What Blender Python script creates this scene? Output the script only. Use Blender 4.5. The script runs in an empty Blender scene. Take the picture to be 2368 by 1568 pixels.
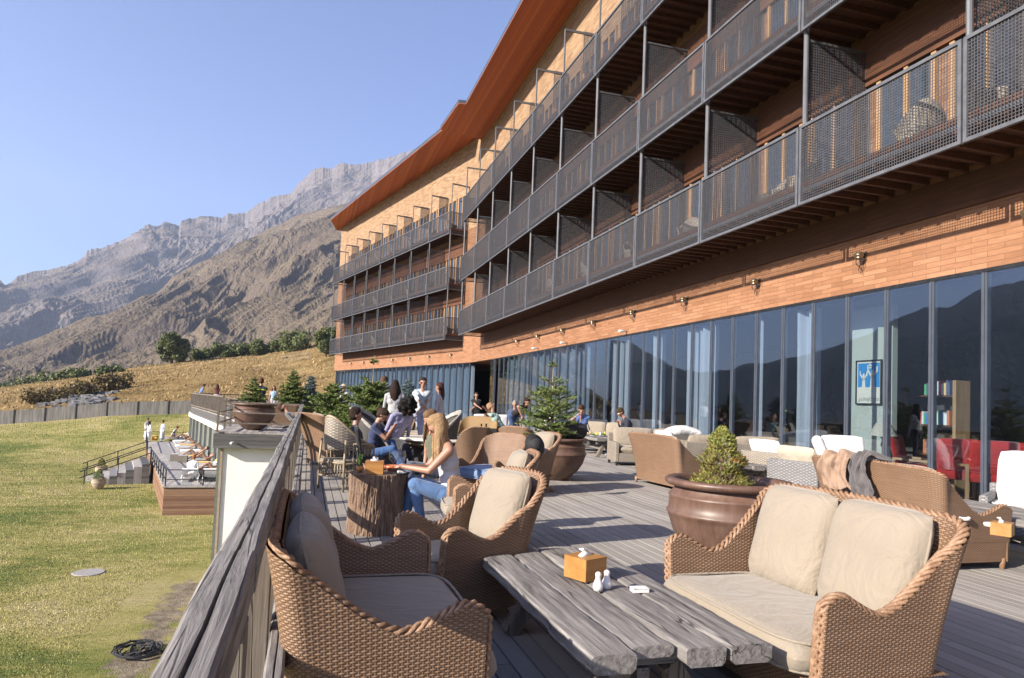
import bpy, bmesh, math, random
import numpy as np
from mathutils import Vector, Matrix
random.seed(7); rng = np.random.default_rng(7)
S = bpy.context.scene; COL = S.collection; PI = math.pi; R = math.radians
# ---------------------------------------------------------------- camera, world, sun, exposure
EYE = np.array([0., 0., 1.35]); F_PX, X0, Y0 = 1578., 1183.5, 847.
YAW, PITCH, ROLL = R(16.5227), R(2.9022), 0.0395
Fw = np.array([math.sin(YAW)*math.cos(PITCH), math.cos(YAW)*math.cos(PITCH), math.sin(PITCH)])
_R0 = np.array([math.cos(YAW), -math.sin(YAW), 0.]); _U0 = np.cross(_R0, Fw)
Rt = math.cos(ROLL)*_R0 + math.sin(ROLL)*_U0; Up = math.cos(ROLL)*_U0 - math.sin(ROLL)*_R0
cd = bpy.data.cameras.new('camera'); cam = bpy.data.objects.new('camera', cd); COL.objects.link(cam)
cd.sensor_width = 36.; cd.lens = F_PX/2367*36; cd.shift_y = 63/2367.; cd.clip_start = .05; cd.clip_end = 20000
cam.matrix_world = Matrix(((Rt[0], Up[0], -Fw[0], EYE[0]), (Rt[1], Up[1], -Fw[1], EYE[1]), (Rt[2], Up[2], -Fw[2], EYE[2]), (0, 0, 0, 1)))
S.camera = cam
SUN_EL, SUN_AZ = R(25), R(251)          # azimuth clockwise from +Y
W = bpy.data.worlds.new('World'); S.world = W; W.use_nodes = True
nt = W.node_tree; bg = nt.nodes['Background']
sky = nt.nodes.new('ShaderNodeTexSky'); sky.sky_type = 'NISHITA'; sky.sun_disc = False
sky.sun_elevation = SUN_EL; sky.sun_rotation = SUN_AZ; sky.altitude = 1700; sky.air_density = 1.0; sky.dust_density = 4.5; sky.ozone_density = 2.2
tn_ = nt.nodes.new('ShaderNodeMixRGB'); tn_.blend_type = 'MULTIPLY'; tn_.inputs[0].default_value = 1; tn_.inputs[2].default_value = (.93, .93, 1.16, 1)
nt.links.new(sky.outputs[0], tn_.inputs[1]); nt.links.new(tn_.outputs[0], bg.inputs[0]); bg.inputs[1].default_value = .06
sl = bpy.data.lights.new('sun', 'SUN'); sl.energy = 4.3; sl.angle = R(.5); sl.color = (1, .90, .76)
so = bpy.data.objects.new('sun', sl); COL.objects.link(so)
SD = Vector((math.sin(SUN_AZ)*math.cos(SUN_EL), math.cos(SUN_AZ)*math.cos(SUN_EL), math.sin(SUN_EL)))
so.rotation_euler = SD.to_track_quat('Z', 'Y').to_euler()
S.view_settings.view_transform = 'Standard'; S.view_settings.look = 'None'; S.view_settings.gamma = 1; S.view_settings.exposure = 1.88
S.cycles.max_bounces = 8; S.cycles.transparent_max_bounces = 24; S.cycles.volume_bounces = 0
S.cycles.sample_clamp_indirect = 6
HAZE = .00015

def ray(x, y): return Fw + Rt*(x-X0)/F_PX - Up*(y-Y0)/F_PX
def at(x, y, z=0.):                      # picture point (2367 px wide) -> point at height z
    d = ray(x, y); t = (z-EYE[2])/d[2]; p = EYE+t*d; return Vector(p)
def aty(x, y, Y):
    d = ray(x, y); return Vector(EYE+d*(Y/d[1]))
# ---------------------------------------------------------------- object helpers
def tag(o, label=None, cat=None, group=None, kind=None):
    if label: o['label'] = label
    if cat: o['category'] = cat
    if group: o['group'] = group
    if kind: o['kind'] = kind
    return o
def thing(name, label, cat, loc=(0, 0, 0), rz=0., group=None):
    o = bpy.data.objects.new(name, None); COL.objects.link(o); o.location = loc; o.rotation_euler = (0, 0, rz); o.empty_display_size = .1
    return tag(o, label, cat, group)
class MB:
    def __init__(s): s.v = []; s.f = []; s.uv = []; s.m = []
    def add(s, v, f, uv=None, m=0):
        n = len(s.v); s.v += [tuple(p) for p in v]; s.f += [tuple(i+n for i in q) for q in f]
        s.uv += list(uv) if uv is not None else [(0, 0)]*len(v); s.m += [m]*len(f); return s
    def box(s, lo, hi, m=0, M=None):
        x0, y0, z0 = lo; x1, y1, z1 = hi
        v = [(x0,y0,z0),(x1,y0,z0),(x1,y1,z0),(x0,y1,z0),(x0,y0,z1),(x1,y0,z1),(x1,y1,z1),(x0,y1,z1)]
        if M is not None: v = [M @ Vector(p) for p in v]
        return s.add(v, [(3,2,1,0),(4,5,6,7),(0,1,5,4),(1,2,6,5),(2,3,7,6),(3,0,4,7)], None, m)
    def bar(s, a, b, w, h=None, m=0, up=(0, 0, 1)):    # square bar from a to b
        a, b = Vector(a), Vector(b); h = h or w; d = (b-a).normalized(); u = Vector(up)
        if abs(d.dot(u)) > .95: u = Vector((0, 1, 0))
        r = d.cross(u).normalized(); u = r.cross(d)
        v = [p + r*sx*w/2 + u*sy*h/2 for p in (a, b) for sx, sy in ((-1,-1),(1,-1),(1,1),(-1,1))]
        return s.add(v, [(0,1,2,3),(7,6,5,4),(0,4,5,1),(1,5,6,2),(2,6,7,3),(3,7,4,0)], None, m)
    def tube(s, pts, r, n=8, m=0, cap=True, closed=False):
        pts = [Vector(p) for p in pts]; k = len(pts); rr = r if hasattr(r, '__len__') else [r]*k
        base = len(s.v); prev = None; L = 0
        for i, p in enumerate(pts):
            if closed: d = (pts[(i+1) % k]-pts[i-1]).normalized()
            else: d = (pts[min(i+1, k-1)]-pts[max(i-1, 0)]).normalized()
            if prev is None:
                a = Vector((0, 0, 1)) if abs(d.z) < .9 else Vector((1, 0, 0)); x = d.cross(a).normalized()
            else: x = (prev-d*prev.dot(d)).normalized()
            prev = x; y = d.cross(x)
            if i: L += (p-pts[i-1]).length
            for j in range(n):
                t = 2*PI*j/n; s.v.append(tuple(p+(x*math.cos(t)+y*math.sin(t))*rr[i])); s.uv.append((L, j/n*2*PI*rr[i]))
        for i in range(k if closed else k-1):
            for j in range(n):
                a = base+i*n+j; b = base+i*n+(j+1) % n; c = base+((i+1) % k)*n+(j+1) % n; d2 = base+((i+1) % k)*n+j
                s.f.append((a, b, c, d2)); s.m.append(m)
        if cap and not closed:
            s.f.append(tuple(base+j for j in reversed(range(n)))); s.f.append(tuple(base+(k-1)*n+j for j in range(n))); s.m += [m, m]
        return s
    def lathe(s, prof, n=32, m=0, c=(0, 0, 0), cap=True, wob=0.):
        base = len(s.v); k = len(prof); ph = random.random()*6
        for i, (r, z) in enumerate(prof):
            for j in range(n):
                t = 2*PI*j/n; q = r*(1+wob*math.sin(3*t+ph)*.5+wob*math.sin(7*t+ph*2)*.3)
                s.v.append((c[0]+q*math.cos(t), c[1]+q*math.sin(t), c[2]+z)); s.uv.append((t*r, z))
        for i in range(k-1):
            for j in range(n):
                s.f.append((base+i*n+j, base+i*n+(j+1) % n, base+(i+1)*n+(j+1) % n, base+(i+1)*n+j)); s.m.append(m)
        if cap:
            s.f.append(tuple(base+j for j in reversed(range(n)))); s.f.append(tuple(base+(k-1)*n+j for j in range(n))); s.m += [m, m]
        return s
    def grid(s, P, UV=None, m=0, closed=False, flip=False):    # P[i][j]
        n, k = len(P), len(P[0]); base = len(s.v)
        for i in range(n):
            for j in range(k): s.v.append(tuple(P[i][j])); s.uv.append(tuple(UV[i][j]) if UV is not None else (i/n, j/k))
        for i in range(n if closed else n-1):
            for j in range(k-1):
                a, b, c, d = base+i*k+j, base+((i+1) % n)*k+j, base+((i+1) % n)*k+j+1, base+i*k+j+1
                s.f.append((d, c, b, a) if flip else (a, b, c, d)); s.m.append(m)
        return s
    def prism(s, poly, z0, z1, m=0):
        k = len(poly); v = [(x, y, z0) for x, y in poly]+[(x, y, z1) for x, y in poly]
        return s.add(v, [tuple(reversed(range(k))), tuple(range(k, 2*k))]+[(i, (i+1) % k, (i+1) % k+k, i+k) for i in range(k)], None, m)
    def build(s, name, mats, parent=None, smooth=False, bevel=0., uv=False, kind=None, flatang=None):
        me = bpy.data.meshes.new(name); me.from_pydata(s.v, [], s.f)
        for mt in (mats if isinstance(mats, (list, tuple)) else [mats]): me.materials.append(mt)
        if any(s.m): me.polygons.foreach_set('material_index', s.m)
        if uv:
            l = me.uv_layers.new(name='UVMap'); li = np.zeros(len(me.loops), dtype=np.int32); me.loops.foreach_get('vertex_index', li)
            l.data.foreach_set('uv', np.array(s.uv, dtype=np.float32)[li].ravel())
        if smooth:
            me.polygons.foreach_set('use_smooth', [True]*len(me.polygons))
            if flatang: me.set_sharp_from_angle(angle=R(flatang))
        me.update(); o = bpy.data.objects.new(name, me); COL.objects.link(o)
        if parent: o.parent = parent
        if kind: o['kind'] = kind
        if bevel:
            b = o.modifiers.new('bevel', 'BEVEL'); b.width = bevel; b.segments = 2; b.limit_method = 'ANGLE'
        return o
def link_copy(o, parent=None):
    c = o.copy(); COL.objects.link(c); c.parent = parent; return c
KIDS = {}
def copy_tree(root, loc=None, rz=None, label=None, group=None):
    kids = [x for x in COL.objects if x.parent == root] if root.name not in KIDS else KIDS[root.name]
    KIDS[root.name] = kids; c = link_copy(root)
    for k in kids:
        k2 = link_copy(k, c)
        gk = KIDS.setdefault(k.name, [x for x in COL.objects if x.parent == k])
        for g in gk: link_copy(g, k2)
    if loc is not None: c.location = loc
    if rz is not None: c.rotation_euler = (0, 0, rz)
    if label: c['label'] = label
    if group: c['group'] = group
    return c
# ---------------------------------------------------------------- noise
_perm = rng.permutation(512)
def _h(ix, iy): return _perm[(_perm[ix & 511]+iy) & 511]/511.
def vnoise(x, y):
    xi = np.floor(x).astype(int); yi = np.floor(y).astype(int); fx = x-xi; fy = y-yi
    fx = fx*fx*(3-2*fx); fy = fy*fy*(3-2*fy)
    return (_h(xi, yi)*(1-fx)+_h(xi+1, yi)*fx)*(1-fy)+(_h(xi, yi+1)*(1-fx)+_h(xi+1, yi+1)*fx)*fy
def fbm(x, y, o=5, g=.5):
    a, s, t = 1., 0., 0.
    for i in range(o): s = s+a*vnoise(x*2**i+i*17.3, y*2**i+i*9.1); t += a; a *= g
    return s/t
def ridged(x, y, o=5, g=.55):
    a, s, t = 1., 0., 0.
    for i in range(o): s = s+a*(1-np.abs(2*vnoise(x*2**i+i*31.7, y*2**i+i*5.3)-1)); t += a; a *= g
    return s/t
# ---------------------------------------------------------------- materials
class N:
    def __init__(s, name):
        s.m = bpy.data.materials.new(name); s.m.use_nodes = True; s.t = s.m.node_tree; s.n = s.t.nodes
        s.b = s.n['Principled BSDF']; s.out = s.n['Material Output']
    def new(s, t, **k):
        n = s.n.new('ShaderNode'+t)
        for a, v in k.items():
            if a in n.inputs.keys() or isinstance(a, int): n.inputs[a].default_value = v
            else: setattr(n, a, v)
        return n
    def L(s, a, b): s.t.links.new(a, b)
    def coord(s, scale=(1, 1, 1), uv=False, world=False, rot=(0, 0, 0)):
        mp = s.new('Mapping'); mp.inputs['Scale'].default_value = scale; mp.inputs['Rotation'].default_value = rot
        if world: s.L(s.new('NewGeometry').outputs['Position'], mp.inputs[0])
        else: s.L(s.new('TexCoord').outputs['UV' if uv else 'Object'], mp.inputs[0])
        return mp.outputs[0]
    def noise(s, co, scale, detail=4, rough=.55, dist=0.):
        n = s.new('TexNoise'); n.inputs['Scale'].default_value = scale; n.inputs['Detail'].default_value = detail
        n.inputs['Roughness'].default_value = rough; n.inputs['Distortion'].default_value = dist; s.L(co, n.inputs['Vector']); return n.outputs['Fac']
    def ramp(s, f, stops):
        r = s.new('ValToRGB'); s.L(f, r.inputs[0]); e = r.color_ramp.elements
        while len(e) < len(stops): e.new(.5)
        for i, (p, c) in enumerate(stops): e[i].position = p; e[i].color = (*c, 1) if len(c) == 3 else c
        return r.outputs[0]
    def mix(s, f, a, b, mode='MIX'):
        n = s.new('MixRGB'); n.blend_type = mode
        for v, i in ((f, 0), (a, 1), (b, 2)):
            if isinstance(v, (int, float)): n.inputs[i].default_value = v
            elif isinstance(v, tuple): n.inputs[i].default_value = (*v, 1)
            else: s.L(v, n.inputs[i])
        return n.outputs[0]
    def math(s, op, a, b=0., c=0.):
        n = s.new('Math'); n.operation = op
        for i, v in enumerate((a, b, c)):
            if isinstance(v, (int, float)): n.inputs[i].default_value = v
            else: s.L(v, n.inputs[i])
        return n.outputs[0]
    def bump(s, h, dist=.01, strength=1.):
        b = s.new('Bump'); b.inputs['Distance'].default_value = dist; b.inputs['Strength'].default_value = strength
        s.L(h, b.inputs['Height']); s.L(b.outputs[0], s.b.inputs['Normal'])
    def col(s, c):
        if isinstance(c, tuple): s.b.inputs['Base Color'].default_value = (*c, 1)
        else: s.L(c, s.b.inputs['Base Color'])
        return s
    def rough(s, r, metal=0.):
        s.b.inputs['Roughness'].default_value = r; s.b.inputs['Metallic'].default_value = metal; return s
def noisy(name, c1, c2, scale=8., rough=.7, bump=.003, stretch=(1, 1, 1), detail=5, metal=0., lo=.35, hi=.68, world=False, sheen=0.):
    n = N(name); co = n.coord(stretch, world=world); f = n.noise(co, scale, detail)
    n.col(n.ramp(f, [(lo, c1), (hi, c2)])); n.rough(rough, metal)
    if bump: n.bump(n.noise(co, scale*3, 4), bump)
    if sheen: n.b.inputs['Sheen Weight'].default_value = sheen
    return n.m
def wood(name, c1, c2, c3, axis=1, scale=6., rough=.75, bump=.004, world=False, crack=0.):
    n = N(name); st = [14, 14, 14]; st[axis] = .9; co = n.coord(tuple(st), world=world)
    g = n.noise(co, scale*.35, 8, .65, .4); co2 = n.coord((1, 1, 1), world=world); b = n.noise(co2, 3., 3)
    c = n.ramp(g, [(.28, c1), (.5, c2), (.72, c3)]); c = n.mix(n.ramp(b, [(.3, (.25,)*3), (.7, (0,)*3)]), c, tuple(x*.55 for x in c2))
    ck = n.noise(n.coord(tuple(2.6 if s > 1 else .12 for s in st)), 5., 3, .45, .15); mk = n.ramp(n.noise(co2, 2.3, 2), [(.42, (0,)*3), (.58, (crack,)*3)]); cr = n.math('MULTIPLY', mk, n.ramp(n.math('ABSOLUTE', n.math('SUBTRACT', ck, .5)), [(0, (1,)*3), (.006, (.8,)*3), (.016, (0,)*3)])); kn = n.ramp(n.noise(n.coord((3, 3, 3)), 2.2, 2, .4), [(.72, (0,)*3), (.78, (.5*crack,)*3)])
    c = n.mix(cr, c, tuple(x*.35 for x in c1)); c = n.mix(kn, c, tuple(x*.7 for x in c1)); n.col(c); n.rough(rough); n.bump(n.math('SUBTRACT', g, n.math('MULTIPLY', cr, .8)), bump); return n.m
def weave(name, c1, c2, sx=.018, sy=.0092, rough=.55, dist=.004, dark=.28):
    n = N(name); uv = n.new('TexCoord').outputs['UV']; sp = n.new('SeparateXYZ'); n.L(uv, sp.inputs[0]); u, v = sp.outputs[0], sp.outputs[1]
    vv = n.math('DIVIDE', v, sy); row = n.math('FLOOR', vv); fr = n.math('FRACT', vv)
    par = n.math('MULTIPLY_ADD', n.math('MODULO', row, 2.), 2., -1.)
    w = n.math('MULTIPLY', n.math('SINE', n.math('MULTIPLY', u, PI/sx)), par)        # strand in front / behind
    q = n.math('MULTIPLY_ADD', fr, 2., -1.); cs = n.math('SQRT', n.math('SUBTRACT', 1.0001, n.math('MULTIPLY', q, q)))
    h = n.math('MULTIPLY', cs, n.math('MULTIPLY_ADD', w, .42, .58))
    st = n.math('MULTIPLY', n.math('POWER', n.math('ABSOLUTE', n.math('SINE', n.math('MULTIPLY', u, PI/sx))), 3.), .5)
    H = n.math('MAXIMUM', h, st); n.bump(H, dist, 1.)
    co = n.coord((1, 1, 1), uv=True); nz = n.noise(n.coord((3, 60, 1), uv=True), 1.2, 3); big = n.noise(n.coord((1, 1, 1)), 4., 3)
    c = n.mix(n.ramp(nz, [(.3, (0,)*3), (.7, (1,)*3)]), c1, c2)
    c = n.mix(n.ramp(big, [(.35, (.25,)*3), (.65, (0,)*3)]), c, tuple(x*.6 for x in c1))
    c = n.mix(n.ramp(H, [(.15, (1,)*3), (.72, (0,)*3)]), c, tuple(x*dark for x in c1))  # gaps between strands coloured darker, standing for shade inside the weave
    n.col(c); n.rough(rough); return n.m
M = {}
M['wicker'] = weave('honey_wicker', (.27, .155, .088), (.41, .26, .165))
M['wicker_dk'] = weave('brown_wicker', (.20, .11, .055), (.29, .17, .09))
M['wicker_gold'] = weave('golden_wicker', (.36, .21, .07), (.46, .29, .12), .022, .009)
M['wicker_grey'] = weave('grey_wicker', (.22, .215, .22), (.36, .35, .345), .045, .02)
M['wicker_cream'] = weave('cream_wicker', (.32, .275, .22), (.46, .40, .33), .04, .018)
M['wicker_black'] = weave('black_wicker', (.05, .045, .045), (.1, .09, .085), .03, .014)
M['braid'] = noisy('braided_cane', (.22, .12, .065), (.37, .23, .14), 30, .55, .004, (1, 1, 1), 3)
M['cane'] = noisy('pale_cane_pole', (.26, .20, .13), (.38, .31, .22), 18, .45, .002)
M['cane_lt'] = noisy('grey_bleached_cane', (.30, .275, .24), (.44, .41, .37), 18, .5, .002)
def fabric(name, c, var=.12, sc=3.):
    n = N(name); co = n.coord(); f = n.noise(co, sc, 3); a = tuple(x*(1-var) for x in c)
    n.col(n.mix(f, a, tuple(min(1, x*(1+var)) for x in c))); n.rough(.95); n.b.inputs['Sheen Weight'].default_value = .15
    w = n.noise(n.coord((1, 1, 1)), 260, 2); fold = n.noise(co, 3.2, 4, .55, 2.2)
    n.bump(n.math('ADD', n.math('MULTIPLY', w, .05), fold), .035, .8); return n.m
M['cush'] = fabric('beige_canvas', (.29, .245, .19)); M['white'] = fabric('white_cotton', (.60, .595, .60), .05)
M['cream'] = fabric('cream_canvas', (.44, .385, .30)); M['red'] = fabric('red_velvet', (.40, .012, .010), .25)
M['blue_c'] = fabric('faded_blue_cloth', (.16, .24, .40), .2); M['grey_c'] = fabric('grey_cloth', (.16, .15, .16), .15)
M['blanket'] = fabric('tan_blanket', (.33, .22, .155), .12); M['blanket2'] = fabric('grey_blanket', (.12, .11, .115), .12)
M['stripe_l'] = fabric('sand_stripe', (.5, .45, .36)); M['stripe_d'] = fabric('charcoal_stripe', (.09, .085, .08))
M['yellow'] = fabric('yellow_towel', (.80, .48, .08), .15); M['jean'] = fabric('blue_denim', (.10, .20, .42), .35, 14)
M['oldwood'] = wood('weathered_grey_timber', (.06, .052, .048), (.215, .20, .19), (.41, .385, .355), 1, 7, .8, .006, crack=.9)
M['oldwoodx'] = wood('weathered_grey_timber_across', (.06, .055, .055), (.17, .165, .16), (.28, .27, .255), 0, crack=.9)
M['oldwoodz'] = wood('weathered_post_timber', (.08, .06, .045), (.18, .15, .12), (.27, .235, .20), 2, crack=.9)
M['deckwood'] = None
M['box'] = wood('varnished_beech', (.34, .145, .035), (.44, .21, .06), (.50, .27, .09), 0, 4, .4, .0005)
M['steel'] = noisy('grey_painted_steel', (.085, .088, .10), (.13, .135, .15), 6, .5, 0, metal=0.)
M['mesh'] = noisy('grey_steel_mesh', (.055, .055, .062), (.09, .09, .098), 10, .55, 0)
M['frame'] = noisy('slate_aluminium', (.055, .065, .085), (.075, .088, .115), 4, .4, 0)
M['winwood'] = wood('honey_window_wood', (.30, .165, .07), (.42, .25, .12), (.50, .33, .19), 2, 4, .5, .001)
M['ceramic'] = noisy('white_glazed_china', (.58, .575, .565), (.66, .65, .645), 4, .18, 0)
M['sunwhite'] = noisy('bright_white_fabric', (.80, .80, .80), (.88, .88, .88), 6, .7, 0)
M['plaster'] = noisy('white_plaster', (.80, .775, .71), (.86, .835, .775), 1.5, .85, .002)
M['black'] = noisy('black_cloth', (.012, .012, .014), (.03, .03, .033), 10, .85, .002)
M['darkmetal'] = noisy('dark_metal', (.03, .03, .032), (.06, .06, .06), 10, .4, 0, metal=.6)
M['brass'] = noisy('aged_brass', (.30, .24, .16), (.5, .42, .3), 10, .35, 0, metal=.9)
M['soil'] = noisy('dark_soil', (.03, .02, .014), (.10, .07, .05), 30, .95, .02)
M['rock'] = noisy('grey_stones', (.12, .12, .12), (.34, .33, .32), 3, .9, .04)
M['bark'] = noisy('rough_bark', (.10, .065, .045), (.26, .19, .14), 20, .9, .01, (1, 1, .2))
def glassy(name, tint=(.55, .62, .70), refl=.30, rough=.01):
    n = N(name); n.n.remove(n.b); tr = n.new('BsdfTransparent'); tr.inputs[0].default_value = (*tint, 1)
    gl = n.new('BsdfGlossy'); gl.inputs['Roughness'].default_value = rough; gl.inputs[0].default_value = (.93, .96, 1, 1)
    lw = n.new('LayerWeight'); f = n.math('MULTIPLY_ADD', n.math('POWER', lw.outputs['Facing'], 4.5), .85-refl, refl)
    mx = n.new('MixShader'); n.L(f, mx.inputs[0]); n.L(tr.outputs[0], mx.inputs[1]); n.L(gl.outputs[0], mx.inputs[2]); n.L(mx.outputs[0], n.out.inputs[0]); return n.m
M['glass'] = glassy('tinted_window_glass', (.84, .90, .95), .095)
M['drink'] = glassy('clear_glass', (.96, .97, .97), .04)
n = N('dark_room_glass'); n.col((.02, .035, .055)).rough(.03); n.b.inputs['Specular IOR Level'].default_value = 1.; n.b.inputs['Coat Weight'].default_value = 1; n.b.inputs['Coat Roughness'].default_value = .02; M['pane'] = n.m
def metalglaze(name, c1, c2, rough=.46):
    n = N(name); co = n.coord(); f = n.noise(co, 3, 6, .6); s2 = n.noise(n.coord((1, 1, .15)), 18, 4)
    n.col(n.mix(n.ramp(s2, [(.4, (0,)*3), (.75, (.5,)*3)]), n.ramp(f, [(.3, c1), (.7, c2)]), (.22, .15, .12))); n.rough(rough); n.bump(f, .004); return n.m
M['pot'] = metalglaze('bronze_glazed_clay', (.085, .045, .030), (.155, .085, .058))
M['terracotta'] = noisy('pale_terracotta', (.36, .27, .20), (.46, .38, .29), 6, .85, .003)
def bricks(name, c1, c2, c3, mortar, bw=.52, bh=.085, bump=.006, rough=.75, axis='Y', dark=1.):
    n = N(name); g = n.new('NewGeometry'); sp = n.new('SeparateXYZ'); n.L(g.outputs['Position'], sp.inputs[0]); cb = n.new('CombineXYZ')
    n.L(sp.outputs[1 if axis == 'Y' else 0], cb.inputs[0]); n.L(sp.outputs[2], cb.inputs[1])
    bt = n.new('TexBrick'); n.L(cb.outputs[0], bt.inputs['Vector']); bt.inputs['Scale'].default_value = 1; bt.inputs['Brick Width'].default_value = bw; bt.inputs['Row Height'].default_value = bh
    bt.inputs['Mortar Size'].default_value = .004; bt.inputs['Color1'].default_value = (0, 0, 0, 1); bt.inputs['Color2'].default_value = (1, 1, 1, 1); bt.inputs['Bias'].default_value = 0.; bt.offset = .5; bt.inputs['Mortar'].default_value = (.5, .5, .5, 1)
    st = n.noise(g.outputs['Position'], .9, 4); fi = n.noise(n.coord((2, 2, 14), world=True), 3, 4)
    c = n.ramp(bt.outputs['Color'], [(0, c1), (.5, c2), (1, c3)]); c = n.mix(n.ramp(st, [(.35, (0,)*3), (.8, (.45,)*3)]), c, tuple(min(1, x*1.25+.05) for x in c2))
    c = n.mix(n.ramp(fi, [(.35, (.3,)*3), (.6, (0,)*3)]), c, tuple(x*.6 for x in c1)); c = n.mix(bt.outputs['Fac'], c, mortar); n.col(c); n.rough(rough)
    n.bump(n.math('SUBTRACT', n.math('MULTIPLY', bt.outputs['Color'], .5), bt.outputs['Fac']), bump); return n.m
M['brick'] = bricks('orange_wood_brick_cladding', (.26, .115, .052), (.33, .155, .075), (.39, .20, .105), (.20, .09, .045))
M['brick_dark'] = bricks('shade_darkened_brown_cladding', (.16, .07, .03), (.22, .105, .048), (.28, .145, .075), (.10, .045, .02), .45, .09)  # brown wall colour lowered further to put the balcony recess shade in
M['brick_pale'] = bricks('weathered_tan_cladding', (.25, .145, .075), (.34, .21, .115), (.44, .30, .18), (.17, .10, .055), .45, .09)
def boards(name, c1, c2, c3, bw=.12, axis=0, rough=.6, gap=.05):
    n = N(name); g = n.new('NewGeometry'); sp = n.new('SeparateXYZ'); n.L(g.outputs['Position'], sp.inputs[0]); v = n.math('DIVIDE', sp.outputs[axis], bw)
    i = n.math('FLOOR', v); fr = n.math('FRACT', v); wn = n.new('TexWhiteNoise'); wn.noise_dimensions = '1D'; n.L(i, wn.inputs['W'])
    st = [10, 10, 10]; st[1-axis if axis < 2 else 0] = .8
    if axis == 2: st = [.8, .8, 10]
    gr = n.noise(n.coord(tuple(st), world=True), 2.5, 6, .6)
    c = n.ramp(n.math('MULTIPLY_ADD', wn.outputs[0], .5, n.math('MULTIPLY', gr, .6)), [(.25, c1), (.5, c2), (.8, c3)])
    e = n.ramp(n.math('ABSOLUTE', n.math('SUBTRACT', fr, .5)), [(.5-gap, (0,)*3), (.5, (1,)*3)]); n.col(n.mix(e, c, tuple(x*.3 for x in c1))); n.rough(rough)
    n.bump(n.math('SUBTRACT', n.math('MULTIPLY', gr, .3), e), .006); return n.m
M['soffit'] = boards('orange_soffit_boards', (.33, .062, .008), (.48, .10, .014), (.58, .15, .028), .16, 0)
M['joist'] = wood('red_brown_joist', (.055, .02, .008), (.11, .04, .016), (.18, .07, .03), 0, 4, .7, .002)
M['fascia'] = boards('grey_fascia_boards', (.08, .075, .075), (.15, .145, .14), (.23, .22, .21), .14, 2)
M['plinth'] = boards('brown_plinth_boards', (.15, .07, .038), (.23, .12, .07), (.31, .185, .11), .11, 2)
M['palings'] = noisy('grey_palings', (.15, .142, .135), (.29, .275, .25), 6, .9, .004, (1, 1, .1))
def needle(name, c1, c2):
    n = N(name); oi = n.new('NewGeometry'); f = n.noise(n.coord((1, 1, 1)), 9, 3)
    n.col(n.ramp(f, [(.35, c1), (.65, c2)])); n.rough(.6); n.b.inputs['Specular IOR Level'].default_value = .3; return n.m
M['fir'] = needle('fir_needles', (.06, .10, .025), (.20, .25, .06)); M['bluefir'] = needle('blue_spruce_needles', (.06, .10, .10), (.17, .23, .23))
M['dwarf'] = needle('dwarf_conifer_needles', (.13, .085, .03), (.24, .20, .05)); M['leaf'] = needle('green_leaves', (.05, .075, .022), (.17, .19, .06))
M['box_green'] = needle('clipped_green', (.03, .08, .015), (.08, .17, .03)); M['drybush'] = needle('dry_bush', (.11, .08, .027), (.20, .145, .05))
M['skin'] = noisy('skin', (.36, .19, .125), (.42, .23, .16), 6, .5, 0); M['skin_dk'] = noisy('tanned_skin', (.22, .11, .07), (.26, .135, .085), 6, .5, 0)
# ================================================================ terrain
def dir_of(x, y):                         # azimuth from +Y towards +X, and rise per metre of distance
    d = ray(x, y); return math.atan2(d[0], d[1]), d[2]/math.hypot(d[0], d[1])
def table(pts, refl=False):
    a = []
    for x, y in pts:
        z, e = dir_of(x, y); a.append((-z if refl else z, e))
    a.sort(); return np.array(a)
CREST = table([(-300, 905), (0, 897), (100, 882), (200, 868), (300, 852), (380, 842), (450, 832), (600, 818), (700, 798), (760, 783), (800, 775), (1000, 775), (1500, 790)])
FZ = table([(0, 900), (254, 900), (450, 900), (700, 900), (900, 900)]); FZV = np.array([-2.9, -1.66, -1.1, -.4, 0.])
def smooth(t): t = np.clip(t, 0, 1); return t*t*(3-2*t)
def ground_z(x, y):
    x = np.asarray(x, float); y = np.asarray(y, float); r = np.hypot(x, y); az = np.arctan2(x, y)
    zf = np.interp(az, FZ[:, 0], FZV); e = np.interp(az, CREST[:, 0], CREST[:, 1])
    rf = 66/np.clip(np.cos(az-YAW), .5, 1); hc = 1.35+e*175
    z = -4.41+(zf+4.41)*smooth((r-57)/(rf-57))
    t = np.clip((r-rf)/(175-rf), 0, 1); z = z+(hc-zf)*(t**.9)*(r > rf)
    z = z+np.where(r > rf, (fbm(x*.06, y*.06, 4)-.5)*3.*np.minimum(1, (r-rf)/20)*(1-.7*t), 0)
    z = z+(fbm(x*.12+9, y*.12, 3)-.5)*.25*np.clip((r-12)/20, 0, 1)*(r < 120)
    t2 = np.clip((r-175)/140, 0, 1); z = z*(1-smooth(t2))+(-25)*smooth(t2)
    return z
azs = np.radians(np.concatenate([np.linspace(-178, -82, 25), np.linspace(-80, 30, 331), np.linspace(32, 180, 40)])); rs = np.concatenate([np.geomspace(.5, 12, 10), np.arange(13, 60, 1.), np.arange(60, 190, 2.), np.geomspace(190, 6000, 34)])
A, Q = np.meshgrid(azs, rs, indexing='ij'); X, Y = Q*np.sin(A), Q*np.cos(A); Z = ground_z(X, Y)
mb = MB(); mb.grid(np.stack([X, Y, Z], -1), closed=True)
n = N('lawn_and_dry_meadow'); co = n.coord(world=True); sp = n.new('SeparateXYZ'); n.L(co, sp.inputs[0])
rr = n.new('VectorMath'); rr.operation = 'LENGTH'; cmb = n.new('CombineXYZ'); n.L(sp.outputs[0], cmb.inputs[0]); n.L(sp.outputs[1], cmb.inputs[1]); n.L(cmb.outputs[0], rr.inputs[0])
fw = n.math('ADD', n.math('MULTIPLY', sp.outputs[0], math.sin(YAW)), n.math('MULTIPLY', sp.outputs[1], math.cos(YAW)))
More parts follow.
